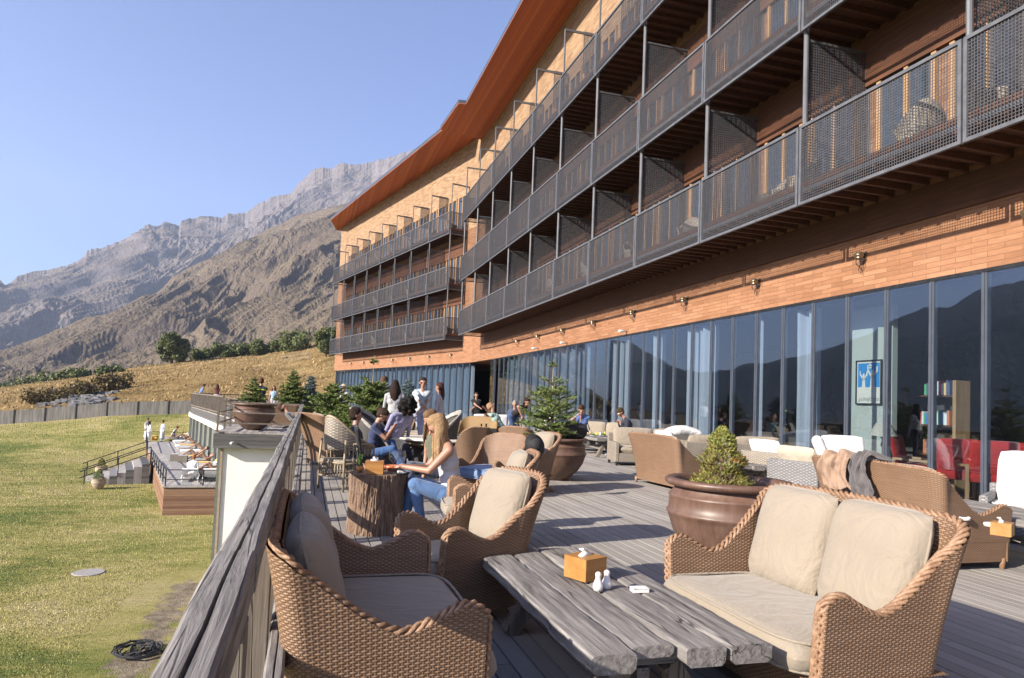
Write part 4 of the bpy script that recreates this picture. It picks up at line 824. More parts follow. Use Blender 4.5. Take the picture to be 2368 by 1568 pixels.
# tall dry grass on the meadow and crest
rg = random.Random(18); mb = MB()
for i in range(42000):
    px = rg.uniform(-40, 800); dp = 68+110*rg.random()**.8; d = ray(px, 850); t = dp/d.dot(Fw); x, y = d[0]*t, d[1]*t
    s = rg.uniform(.05, .17)*(2. if rg.random() < .06 else 1); a = rg.uniform(0, PI); mb.v += [(x-math.cos(a)*s*.5, y-math.sin(a)*s*.5, 0), (x+math.cos(a)*s*.5, y+math.sin(a)*s*.5, 0), (x+rg.uniform(-.1, .3), y+rg.uniform(-.1, .1), s*1.5)]
arr = np.array(mb.v); arr[:, 2] += np.repeat(ground_z(arr[::3, 0], arr[::3, 1]), 3)-.03; mb.v = [tuple(p) for p in arr]; mb.uv = [(0, 0)]*len(mb.v); mb.f = [(3*i, 3*i+1, 3*i+2) for i in range(len(mb.v)//3)]; mb.m = [0]*len(mb.f)
tag(mb.build('meadow_grass', noisy('dry_grass', (.20, .14, .05), (.50, .36, .17), .22, .9, 0, detail=6, world=True)), 'tall dry grass covering the meadow slope', 'grass', kind='stuff')
# short turf on the visible lawn
rg = np.random.default_rng(31); NB = 150000; px = rg.uniform(-60, 640, NB); dp = 9+56*rg.random(NB)**1.35
dx_ = np.array([ray(p_, 900) for p_ in np.linspace(-60, 640, 141)]); ii = np.clip(((px+60)/5).astype(int), 0, 140); D_ = dx_[ii]; t_ = dp/(D_@Fw); x = D_[:, 0]*t_; y = D_[:, 1]*t_; ok = (x < -2.7)&~((x > -6.2)&(y > 33.6)); mh_ = at(205, 1325, -4.4); ok &= (np.hypot(x-mh_.x, y-mh_.y) > .5)&((np.abs(x+3.1)+np.maximum(0, (y-22)*.5) > .9+.8*fbm(x*.9, y*.9, 3))); x = x[ok]; y = y[ok]; n_ = len(x)
s_ = rg.uniform(.012, .030, n_)*(1+.030*np.hypot(x, y)); a = rg.uniform(0, PI, n_); z = ground_z(x, y)-.01; V_ = np.zeros((n_, 3, 3)); V_[:, 0] = np.stack([x-np.cos(a)*s_*.4, y-np.sin(a)*s_*.4, z], -1); V_[:, 1] = np.stack([x+np.cos(a)*s_*.4, y+np.sin(a)*s_*.4, z], -1); V_[:, 2] = np.stack([x+rg.uniform(-.5, .5, n_)*s_, y+rg.uniform(-.5, .5, n_)*s_, z+s_], -1)
mb = MB(); mb.v = V_.reshape(-1, 3).tolist(); mb.uv = [(0, 0)]*len(mb.v); mb.f = [(3*i, 3*i+1, 3*i+2) for i in range(n_)]; mb.m = [0]*n_
n = N('turf_blades'); co = n.coord(world=True); g1 = n.ramp(n.math('ADD', n.math('MULTIPLY', n.noise(co, .09, 4, .6, .6), .5), n.math('MULTIPLY', n.noise(n.coord((.7, 1.6, 1), world=True), .8, 5, .65, .5), .5)), [(.40, (.14, .20, .03)), (.49, (.30, .30, .08)), (.57, (.50, .43, .17))]); n.col(n.mix(n.ramp(n.noise(co, 3, 3), [(.35, (0,)*3), (.65, (.5,)*3)]), g1, (.50, .44, .22))); n.rough(.8)
tag(mb.build('turf', n.m), 'short green and straw coloured turf covering the lawn', 'grass', kind='stuff')
# ================================================================ railings
RL = thing('timber_railing', 'heavy weathered timber railing with a cracked top beam along the left edge of the terrace', 'railing')
def beam(name, a, b, w, h, seed, parent, mat='oldwood', dy=.08):
    a, b = Vector(a), Vector(b); L = (b-a).length; k = max(2, int(L/dy)); d = (b-a)/L; r = d.cross(Vector((0, 0, 1))).normalized(); mb = MB(); ring = []
    for j in range(k+1):
        p = a+d*L*j/k; e = [(fbm(np.array([j*dy*2.3+seed]), np.array([q*9.7+seed]), 4)[0]-.5)*.014 for q in range(4)]
        cr = ((-w/2+e[0], -h/2), (w/2+e[1], -h/2), (w/2+e[1], h/2-.008), (w/2+e[1]-.008, h/2+e[2]), (.006+e[0]*.7, h/2+e[2]), (.002+e[0]*.7, h/2-.012), (-.002+e[0]*.7, h/2+e[2]), (-w/2+.008+e[0], h/2+e[3]*.5), (-w/2+e[0], h/2-.008))
        ring.append([p+r*x+Vector((0, 0, z)) for x, z in cr])
    mb.grid(ring); kk = len(ring[0]); 
    for j in range(k): q = j*kk; mb.f.append((q+kk-1, q, q+kk, q+2*kk-1)); mb.m.append(0)
    mb.f.append(tuple(range(kk))); mb.f.append(tuple(k*kk+i for i in reversed(range(kk)))); mb.m += [0, 0]; return mb.build(name, M[mat], parent)
ycut = [-1.5, 1.72, 4.9, 8.3, 11.6, 15., 18.5, 21.2, 23.6]
for i in range(8):
    beam('top_beam', (-.14+random.uniform(-.004, .004), ycut[i]+.004, .925), (-.14, ycut[i+1], .925+random.uniform(-.004, .004)), .085, .095, i*7+1, RL, dy=.06)
    beam('lower_beam', (-.06, ycut[i]+.004, .44), (-.06, ycut[i+1], .44), .06, .075, i*7+3, RL); beam('lower_beam', (-.06, ycut[i]+.004, .13), (-.06, ycut[i+1], .13), .06, .07, i*7+5, RL)
y = .35
while y < 23.6:
    mb = MB(); mb.bar((-.145, y, -.45), (-.145, y, .876), .10, .07); mb.bar((-.145, y+.12, -.45), (-.145, y+.12, .876), .035, .09); mb.build('post', M['oldwoodz'], RL, bevel=.004); y += 1.18
def rails(name, label, pts, zs=(.95, .62, .28), step=1.7, z0=0., bal=0, mat='oldwoodz', w=.06, post=.07, grp='thin deck railings', h=1.0):
    T = thing(name, label, 'railing', group=grp)
    for a, b in zip(pts, pts[1:]):
        a, b = Vector(a), Vector(b); L = (b-a).length; n_ = max(1, round(L/step))
        for z in zs: MB().bar(a+Vector((0, 0, z)), b-(b-a).normalized()*.04+Vector((0, 0, z+.001)), w, w*.7).build('rail', M[mat], T)
        for i in range(0 if (a-Vector(pts[0])).length < 1e-4 else 1, n_+1): p = a.lerp(b, i/n_); MB().bar(p+Vector((0, 0, z0)), p+Vector((0, 0, h*.955)), post, post).build('post', M[mat], T)
        if bal:
            mb = MB()
            for i in range(int(L/bal)): p = a.lerp(b, (i+.5)*bal/L); mb.bar(p+Vector((0, 0, z0)), p+Vector((0, 0, zs[0]-.01)), .05, .04)
            mb.build('balusters', M[mat], T)
    return T
rails('deck_railing', 'thin grey three-rail railing in front of the wide bronze pot on the far terrace', [(-.24, 23.72, 0), (-2.72, 23.72, 0), (-2.68, 30.9, 0), (-4.0, 37.9, 0)])
rails('baluster_railing', 'grey baluster railing round the outer end of the far terrace', [(-4.15, 38.1, 0), (-8.3, 55.8, 0), (-3.5, 60.9, 0), (3.0, 67.0, 0)], zs=(.98, .12), step=2.6, bal=.28, w=.10, post=.10)
# lower sun deck
zp = -3.06; SDk = [(-5.99, 33.78), (-2.7, 33.9), (-2.7, 58), (-8.4, 61.8), (-12.4, 61.4)]
mb = MB(); mb.prism(SDk, zp-.06, zp); mb.build('sun_deck', M['deckfar'], kind='structure')
mb = MB(); q = [(x*.995+.02, y+.06) for x, y in SDk]; mb.prism(q, -6, zp-.062); mb.build('sun_deck_base', M['plinth'], kind='structure')
mb = MB(); mb.prism([(-5.2, 33.9), (-4.75, 33.9), (-10.9, 61.2), (-11.4, 61.2)], zp+.001, zp+.005); mb.build('floor_mat', M['grey_c'], kind='structure')
st_a, st_b = Vector((-8.7, 44.9, 0)), Vector((-9.85, 49.6, 0))
rails('sun_deck_railing', 'dark railing at the near edge of the sun deck', [(-2.8, 33.95, zp), (-5.9, 33.9, zp), (-8.6, 44.6, zp)], zs=(.72, .28), z0=0, step=1.6, mat='darkmetal', w=.05, post=.05, h=.76)
rails('sun_deck_railing', 'dark railing at the far end of the sun deck beyond the people in robes', [(-9.95, 50.2, zp), (-12.3, 61.3, zp), (-4, 61.5, zp)], zs=(.78, .4), z0=0, step=2.2, mat='darkmetal', w=.05, post=.05, h=.8)
T = thing('wooden_steps', 'wooden steps with slanting handrails going down from the sun deck to the lawn', 'stairs')
sd = Vector((-2.35, -.55, 0)); ns = 8
for i in range(ns):
    a = st_a+sd*(i/ns)*1.35+Vector((0, 0, zp-(i+1)*.165)); b = st_b+sd*(i/ns)*1.35+Vector((0, 0, zp-(i+1)*.165)); c = sd*1.35/ns
    mb = MB(); v = [a, b, b+c, a+c]; v = [(p.x, p.y, p.z) for p in v]+[(p.x, p.y, -4.9) for p in v]; mb.add(v, [(0, 1, 2, 3), (0, 4, 5, 1), (1, 5, 6, 2), (2, 6, 7, 3), (3, 7, 4, 0)]); mb.build('step', M['deckfar'] if i % 2 else M['fascia'], T)
for s in (st_a, st_b):
    for hz in (.85, .5):
        mb = MB(); mb.tube([s+Vector((0, 0, zp+hz)), s+sd*1.45+Vector((0, 0, zp-1.4+hz))], .03, 6); mb.build('handrail', M['darkmetal'], T)
    for f in (0, .5, 1.): p = s+sd*1.35*f+Vector((0, 0, zp-1.33*f)); MB().tube([p+Vector((0, 0, -.2)), p+Vector((0, 0, .85))], .03, 6).build('post', M['darkmetal'], T)
for i, (px, py, lb) in enumerate(((227, 1129, 'pale terracotta pot with a clipped green bush at the foot of the steps, nearer one'), (233, 1098, 'pale terracotta pot with a brown bush at the foot of the steps, farther one'))):
    p = at(px, py, -4.35); p.z = -4.42; pot(lb, p, .36, .62, 'terracotta', 'terracotta pots by the steps', 'terracotta_pot', 32)
    dwarf('clipped green dwarf bush in the nearer terracotta pot' if i == 0 else 'brown dwarf bush in the farther terracotta pot', p+Vector((0, 0, .55)), .55, .27, 50+i, 'dwarf_bush', ('box_green' if i == 0 else 'dwarf',))
# palisade fence on the far side of the lawn
for i in range(12):
    x0 = -30+71*i
    def fp(px):
        d = ray(px, 900); t = 66/d.dot(Fw); return Vector((d[0]*t, d[1]*t, 0))
    a, b = fp(x0), fp(x0+66); T = thing('palisade_panel', 'grey palisade fence panel across the lawn, %s from the left' % ['outside', 'first', 'second', 'third', 'fourth', 'fifth', 'sixth', 'seventh', 'eighth', 'ninth', 'tenth', 'eleventh'][i], 'fence', group='palisade fence panels'); mb = MB(); rg = random.Random(i)
    for k in range(15):
        p = a.lerp(b, (k+.5)/15); z = float(ground_z(np.array([p.x]), np.array([p.y]))[0]); dz = rg.uniform(-.03, .04); w = (b-a).length/15*.92; mb.bar((p.x, p.y, z-.2), (p.x+rg.uniform(-.02, .02), p.y, z+1.28+dz), w, .05)
    mb.build('pales', M['palings'], T); p = b.lerp(fp(x0+71), .5); z = float(ground_z(np.array([p.x]), np.array([p.y]))[0]); MB().bar((p.x, p.y, z-.2), (p.x, p.y, z+1.35), .16, .16).build('post', M['darkmetal'], T)
T = thing('pole_fence', 'short thin wooden pole fence standing on the meadow near the hotel corner', 'fence'); a, b = hill(645, 118), hill(712, 118)
for k in range(3): p = a.lerp(b, k/2); p.z = float(ground_z(np.array([p.x]), np.array([p.y]))[0]); MB().bar(p, p+Vector((0, 0, 1.5)), .14).build('post', M['cane'], T)
for z in (.6, 1.2): MB().bar(a+Vector((0, 0, z+.2)), b+Vector((0, 0, z+.2)), .1).build('rail', M['cane'], T)
# lawn details
p = at(205, 1325, -4.4); mb = MB().lathe([(.01, .02), (.42, .02), (.45, 0)], 32, c=(p.x, p.y, float(ground_z(np.array([p.x]), np.array([p.y]))[0])+.01)); tag(mb.build('manhole_cover', M['cane_lt']), 'round concrete manhole cover set in the lawn', 'manhole cover')
p = at(315, 1512, -4.4); rg = random.Random(3); mb = MB(); pts = []
for i in range(240): a = i*.27; r_ = .26+.10*math.sin(i*.11)+.05*rg.random(); pts.append((p.x+r_*1.15*math.cos(a)+.12*math.sin(i*.05), p.y+r_*1.3*math.sin(a), p.z+.08+.05*rg.random()+.02*math.sin(a)))
pts += [(p.x+.3+.2*k, p.y-.1*k, p.z+.06) for k in range(1, 4)]; mb.tube(pts, .017, 6); tag(mb.build('cable_coil', M['black'], smooth=True), 'tangled coil of black hose lying on the lawn', 'hose')
tag(MB().bar((-2.62, 8, -4.36), (-2.60, 21.2, -4.34), .09, .14).build('timber_edging', M['cane']), 'long timber edging lying on the bare soil below the terrace', 'edging')
# ================================================================ wall lamps, cameras
T0 = thing('wall_lamp', 'caged brass wall lamp under the lowest balcony', 'lamp', (XF, 6, 4.3), group='caged brass wall lamps')
mb = MB(); mb.lathe([(.01, .09), (.05, .085), (.075, .05), (.08, .03), (.06, .0), (.065, -.02), (.05, -.03)], 20, c=(-.12, 0, 0)); mb.tube([(0, 0, .03), (-.05, 0, .06), (-.12, 0, .08)], .018, 8); mb.box((-.03, -.05, -.04), (0, .05, .10)); mb.build('bracket', M['brass'], T0, smooth=True, flatang=40)
MB().lathe([(.045, -.03), (.05, -.07), (.045, -.12), (.02, -.145), (.01, -.146)], 16, c=(-.12, 0, 0)).build('glass_globe', M['drink'], T0, smooth=True)
mb = MB(); [mb.tube([(-.12+.055*math.cos(a), .055*math.sin(a), -.02), (-.12+.058*math.cos(a), .058*math.sin(a), -.10), (-.12, 0, -.155)], .004, 5) for a in (0, PI/2, PI, 3*PI/2)]; mb.build('cage', M['darkmetal'], T0)
MB().tube([(-.05, .05, -.12), (-.06, .07, -.2), (-.05, .03, -.24), (-.04, .02, -.16)], .006, 6).build('cable_loop', M['darkmetal'], T0)
spots = []
for px, py in ((1999, 607), (1756, 660), (1591, 703), (1467, 728), (1377, 752)):
    d = ray(px, py); t = XF/d[0]; spots.append((XF, d[1]*t, 4.16))
s_ = spots[0][1]; dy_ = (spots[4][1]-spots[0][1])/4
spots = [(XF, s_+dy_*k, 4.16) for k in range(-1, int((35.5-s_)/dy_))]; ords = ['nearest, beyond the picture edge', 'first', 'second', 'third', 'fourth', 'fifth', 'sixth', 'seventh', 'eighth', 'ninth', 'tenth', 'eleventh']
for i, sp0 in enumerate(spots): 
    T0k = copy_tree(T0, sp0, 0, ('caged brass wall lamp on the cladding, %s from the right' % ords[min(i, 11)]) if i else 'caged brass wall lamp just outside the right edge', 'caged brass wall lamps'); T0k.scale = (1.1, 1.1, 1.1)
for k in range(7): c = copy_tree(T0, W2(1.5+k*3.4, 1.3, 4.1), a2, 'small caged wall lamp on the far wing, %s from the bend' % ['first', 'second', 'third', 'fourth', 'fifth', 'sixth', 'last'][k], 'caged wall lamps of the far wing'); c.scale = (1.1, 1.1, 1.1)
for o in KIDS.get(T0.name, []): bpy.data.objects.remove(o)
bpy.data.objects.remove(T0)
for i, (px, py, lb) in enumerate(((1310, 803, 'white security camera low on the cladding left of the potted fir tip'), (1243, 828, 'small white security camera at the bend of the building'), (1447, 808, 'white security camera above the windows right of the tall fir'))):
    d = ray(px, py); t = (XF-.02)/d[0]; p = EYE+d*t; T = thing('security_camera', lb, 'camera', p, group='white security cameras'); T.location.z = max(p[2], 3.66)
    MB().tube([(0, 0, .0), (-.12, 0, 0), (-.30, -.12, -.02)], [.03, .03, .045], 10).build('housing', M['ceramic'], T, smooth=True)
p = Vector((-2.2, 23.68, -.33)); T = thing('security_camera', 'white camera with a long shadow on the grey fascia of the far terrace', 'camera', p, group='white security cameras'); MB().tube([(0, 0, 0), (0, -.1, 0), (-.05, -.28, -.02)], [.03, .03, .05], 10).build('housing', M['ceramic'], T, smooth=True)
# ================================================================ curtains and the room behind the glass
n = N('sheer_white_curtain'); n.col((.30, .31, .33)).rough(.9); n.b.inputs['Transmission Weight'].default_value = 0; M['sheer'] = n.m
n = N('blue_grey_curtain'); n.col((.14, .17, .205)).rough(.9); M['curt'] = n.m
def curtain(a, b, label, mat='sheer', amp=.06, fq=24, top=3.45):
    a, b = Vector(a), Vector(b); L = (b-a).length; d = (b-a)/L; r = Vector((-d.y, d.x, 0)); k = max(8, int(L/.03)); G = []
    for i in range(k+1):
        s = L*i/k; w = amp*(math.sin(s*fq)+.5*math.sin(s*fq*.43+1)+.4*math.sin(s*fq*1.9)); G.append([a+d*s+r*w*(.7+.5*j/4)+Vector((0, 0, .1+(top-.1)*j/4)) for j in range(5)])
    mb = MB(); mb.grid(G); return tag(mb.build('curtain', M[mat], smooth=True), label, 'curtain', 'curtains behind the ground floor glass')
def mulY(px): d = ray(px, 800); return XF/d[0]*d[1]
curtain((9.8, mulY(1990), 0), (9.8, mulY(1980)+1.2, 0), 'sheer curtain hanging left of the poster wall') if False else None
curtain((9.75, mulY(1872), 0), (9.75, mulY(1815), 0), 'bunched sheer curtain between the dwarf conifer and the poster')
curtain((9.78, mulY(1738), 0), (9.78, mulY(1722), 0), 'narrow gathered sheer curtain above the dwarf conifer')
curtain((9.75, mulY(1640), 0), (9.75, mulY(1570), 0), 'wide sheer curtain right of the two people eating')
curtain((9.75, mulY(1520), 0), (9.75, mulY(1490), 0), 'sheer curtain behind the two people eating')
curtain((9.75, mulY(1440), 0), (9.75, mulY(1400), 0), 'sheer curtain right of the tall potted fir')
curtain((9.75, mulY(1350), 0), (9.75, 33.9, 0), 'long run of grey curtains between the potted fir and the dark doorway', 'curt', .08, 9)
curtain(W2(-.9, 1.75), W2(27, 1.75), 'long blue-grey curtain filling the far wing behind the standing group', 'curt', .09, 7, 3.45)
# poster wall, lamp, bookcase, red chairs
q = lambda px, py, X: EYE+ray(px, py)*(X/ray(px, py)[0])
pw0, pw1 = q(1972, 900, 10.35), q(2052, 900, 10.35); yA, yB = pw1[1], pw0[1]
n = N('sage_wall'); n.col((.42, .43, .36)).rough(.9); n.b.inputs['Specular IOR Level'].default_value = .1
wp = thing('partition_wall', 'pale sage partition wall carrying the blue poster behind the glass', 'wall', (10.4, (yA+yB)/2, 0)); MB().box((0, yA-(yA+yB)/2-.05, 0), (.12, yB-(yA+yB)/2+.12, 3.45)).build('wall_panel', n.m, wp)
t0_, t1_ = q(1976, 834, 10.33), q(2034, 936, 10.33); y0_, y1_ = t1_[1], t0_[1]; z0_, z1_ = t1_[2], t0_[2]
pt = thing('poster', 'framed poster of two pale raised hands and a ship on blue', 'poster', (10.38, (y0_+y1_)/2, (z0_+z1_)/2)); hw, hh = (y1_-y0_)/2, (z1_-z0_)/2
mb = MB(); [mb.box(*b) for b in (((-.03, -hw, -hh), (0, -hw+.025, hh)), ((-.03, hw-.025, -hh), (0, hw, hh)), ((-.03, -hw+.026, hh-.025), (0, hw-.026, hh)), ((-.03, -hw+.026, -hh), (0, hw-.026, -hh+.025)))]; mb.build('frame', M['black'], pt)
n = N('poster_paper'); n.col((.62, .57, .46)).rough(.8); MB().box((-.012, -hw+.02, -hh+.02), (-.008, hw-.02, hh-.02)).build('paper', n.m, pt); pap = n.m
n = N('poster_blue'); n.col(n.ramp(n.noise(n.coord((1, 14, 1)), 3, 4), [(.3, (.01, .14, .36)), (.7, (.03, .27, .52))])).rough(.8); MB().box((-.016, -hw+.05, -hh*.22), (-.0125, hw-.05, hh-.06)).build('blue_field', n.m, pt)
mb = MB()
for cy, s in ((hw*.38, .9), (-hw*.30, 1.15)):
    f = lambda y, z: (cy+y*s*hw, (-.22+z*s)*hh)
    for poly in ([(-.32, -.35), (.34, -.35), (.13, .1), (.12, .42), (-.12, .42), (-.13, .1)], [(-.12, .40), (.12, .40), (.07, .68), (-.07, .68)], [(.10, .30), (.13, .46), (.34, .60), (.36, .80), (.25, .80), (.22, .66), (.08, .50)], [(-.10, .30), (-.08, .50), (-.26, .68), (-.30, .84), (-.36, .82), (-.33, .62), (-.13, .40)]):
        pts = [f(-a, b) for a, b in poly]; mb.add([(-.0175, y, z) for y, z in pts], [tuple(range(len(pts)))])
for a, b, w_, h_ in ((0, .62, .22, .04), (0, .655, .26, .02), (-.09, .71, .07, .08), (0, .72, .08, .11), (.09, .70, .06, .07)): mb.box((-.018, (a-w_/2)*hw*2*.7-.02, b*hh), (-.0165, (a+w_/2)*hw*2*.7-.02, (b+h_)*hh))
mb.build('pale_figures', pap, pt)
tc = bpy.data.curves.new('lettering', 'FONT'); tc.body = '\u10d9\u10d0\u10de\u10d8\u10d2\u10dc\u10d4\u10d1\u10d8'; tc.size = .16; tc.align_x = 'CENTER'; to = bpy.data.objects.new('lettering_source', tc); COL.objects.link(to); bpy.context.view_layer.update()
me = bpy.data.meshes.new_from_object(to.evaluated_get(bpy.context.evaluated_depsgraph_get())); tw = max(v.co.x for v in me.vertices)-min(v.co.x for v in me.vertices); bpy.data.objects.remove(to)
lo_ = bpy.data.objects.new('lettering', me); COL.objects.link(lo_); me.materials.clear(); me.materials.append(M['black']); lo_.parent = pt; k = (2*hw-.12)/max(tw, .1); lo_.matrix_local = Matrix(((0, 0, -1, -.0135), (-k, 0, 0, 0), (0, k, 0, -hh*.83), (0, 0, 0, 1)))
q1 = q(2046, 1010, 10.15); T = thing('floor_lamp', 'floor lamp with a pale conical shade behind the glass below the poster', 'lamp', (10.1, q1[1], 0)); MB().lathe([(.16, 0), (.15, .03), (.02, .04), (.018, .92), (.05, .96)], 20).build('stand', M['brass'], T, smooth=True); MB().lathe([(.24, .98), (.11, 1.22)], 32, cap=False).build('lamp_shade', M['cream'], T, smooth=True)
# bookcase
y0b, y1b = q(2205, 1000, 11.4)[1], q(2085, 1000, 11.4)[1]; T = thing('bookcase', 'open bookcase with dark shelves behind the red chairs', 'bookcase', (11.4, (y0b+y1b)/2, 0)); hb = (y1b-y0b)/2
for z in (.62, 1.18, 1.74): MB().box((-.02, -hb, z), (.28, hb, z+.035)).build('shelf', M['joist'], T)
MB().box((-.04, -hb-.07, 0), (.3, -hb-.001, 2.05)).build('side_panel', M['winwood'], T)
MB().box((.281, -hb, 0), (.30, hb, 2.05)).build('back_panel', M['dkwall'], T)
rg = random.Random(12); cols = [(.7, .68, .62), (.1, .2, .5), (.6, .2, .08), (.75, .5, .2), (.1, .4, .15), (.65, .1, .1), (.8, .8, .78), (.1, .12, .2)]; BM = []
for i, c in enumerate(cols): n = N('book_cloth_%d' % i); n.col(c).rough(.7); BM.append(n.m)
for z, y_, num in ((.655, -hb*.75, 13), (1.215, -hb*.8, 15), (1.775, -hb*.8, 12)):
    for i in range(num): w = rg.uniform(.03, .055); h_ = rg.uniform(.2, .28); bo = MB().box((0, 0, 0), (.18, w-.004, h_)).build('book', rg.choice(BM)); bo.location = (11.4+.02, T.location.y+y_, z+.002); tag(bo, 'book standing upright on the shelves behind the red chairs', 'book', 'books on the shelves'); y_ += w
def red_chair(label, loc, rz):
    T = thing('upholstered_armchair', label, 'armchair', loc, rz, 'red armchairs behind the glass'); o = cushion(T, .66, .60, .18, (0, 0, .42), (0, 0, 0), 'red', box=True); o = cushion(T, .68, .55, .12, (0, .30, .74), (PI/2-.2, 0, 0), 'red', 'backrest')
    for s in (-1, 1): MB().bar((s*.36, -.3, .58), (s*.36, .3, .60), .05, .04).build('armrest', M['winwood'], T); [MB().bar((s*.36, y, 0), (s*.36, y, .58), .045).build('leg', M['winwood'], T) for y in (-.28, .28)]
    return T
for px, X_, rz, lb in ((2120, 10.5, face(.5, -.9), 'red armchair nearest to the floor lamp'), (2205, 10.6, face(.6, .8), 'red armchair in the middle, its back toward the glass'), (2275, 10.7, face(.5, .9), 'red armchair right of the middle one'), (2350, 10.8, face(.7, .5), 'red armchair at the right edge with a dark cushion')):
    p = q(px, 1080, X_); red_chair(lb, (X_, p[1], 0), rz)
# ================================================================ people: one continuous voxel-remeshed body each
def cap_mesh(a, b, ra, rb, n=12):
    a, b = np.array(a, float), np.array(b, float); d = b-a; L = np.linalg.norm(d); d = d/L if L > 1e-6 else np.array([0, 0, 1.]); L = max(L, 1e-5)
    x = np.cross(d, [0, 0, 1.] if abs(d[2]) < .9 else [1., 0, 0]); x /= np.linalg.norm(x); y = np.cross(d, x); V = []
    prof = [(-math.cos(t)*ra, math.sin(t)*ra, 0) for t in (.25, .8, 1.35)]+[(math.cos(t)*rb, math.sin(t)*rb, 1) for t in (1.35, .8, .25)]
    for off, r, e in prof:
        c = a+d*(L*e+off)
        for j in range(n): t = 2*PI*j/n; V.append(c+(x*math.cos(t)+y*math.sin(t))*r)
    F = []; k = len(prof)
    for i in range(k-1):
        for j in range(n): F.append((i*n+j, i*n+(j+1) % n, (i+1)*n+(j+1) % n, (i+1)*n+j))
    F += [tuple(reversed(range(n))), tuple((k-1)*n+j for j in range(n))]; return V, F
class Body:
    def __init__(s): s.c = []
    def add(s, a, b, ra, rb, tag): s.c.append((np.array(a, float), np.array(b, float), ra, rb, tag))
    def mesh(s, name, mats, parent, voxel, smooth_it=4):
        mb = MB()
        for a, b, ra, rb, t in s.c: v, f = cap_mesh(a, b, ra, rb); mb.add(v, f)
        me = bpy.data.meshes.new('src'); me.from_pydata(mb.v, [], mb.f); o = bpy.data.objects.new('src', me); COL.objects.link(o)
        r = o.modifiers.new('r', 'REMESH'); r.mode = 'VOXEL'; r.voxel_size = voxel; r.adaptivity = 0; sm = o.modifiers.new('s', 'SMOOTH'); sm.iterations = smooth_it; sm.factor = .5
        bpy.context.view_layer.update(); m2 = bpy.data.meshes.new_from_object(o.evaluated_get(bpy.context.evaluated_depsgraph_get())); bpy.data.objects.remove(o)
        n = len(m2.polygons); C = np.zeros(n*3); m2.polygons.foreach_get('center', C); C = C.reshape(-1, 3); best = np.full(n, 9.); idx = np.zeros(n, int); tags = list(mats)
        for a, b, ra, rb, t in s.c:
            d = b-a; L2 = max(1e-9, d.dot(d)); u = np.clip(((C-a)@d)/L2, 0, 1); dist = np.linalg.norm(C-a-u[:, None]*d, axis=1)-(ra+(rb-ra)*u); m = dist < best; best[m] = dist[m]; idx[m] = tags.index(t)
        m2.materials.clear()
        for t in tags: m2.materials.append(mats[t])
        m2.polygons.foreach_set('material_index', idx.astype(np.int32)); m2.polygons.foreach_set('use_smooth', [True]*n); m2.update()
        q = bpy.data.objects.new(name, m2); COL.objects.link(q); q.parent = parent; return q
def ik(a, t, l1, l2, pole):
    a, t, pole = np.array(a, float), np.array(t, float), np.array(pole, float); d = t-a; L = np.linalg.norm(d); L2 = min(L, (l1+l2)*.995); d = d/L; t = a+d*L2
    k = (l1*l1-l2*l2+L2*L2)/(2*L2); h = math.sqrt(max(0, l1*l1-k*k)); p = pole-d*pole.dot(d); p /= max(1e-6, np.linalg.norm(p)); return a+d*k+p*h, t
CM = {}
def cmat(c, nm='garment'):
    k = tuple(c)
    c = tuple(x*.68 for x in c)
    if k not in CM: CM[k] = fabric('%s_cloth_%d' % (nm, len(CM)), c, .14, 8)
    return CM[k]
DK = {}
def plain(nm, c, r=.5):
    if nm not in DK:
        n = N(nm); n.rough(r); f = n.noise(n.coord((60, 60, 5)), 2.5, 4, .6)
        if nm.startswith('hair'): n.b.inputs['Specular IOR Level'].default_value = .15; n.b.inputs['Roughness'].default_value = .7; n.col(n.ramp(f, [(.3, tuple(x*.5 for x in c)), (.7, tuple(min(1, x*1.25) for x in c))])); n.bump(f, .012)
        else: n.col(c)
        DK[nm] = n.m
    return DK[nm]
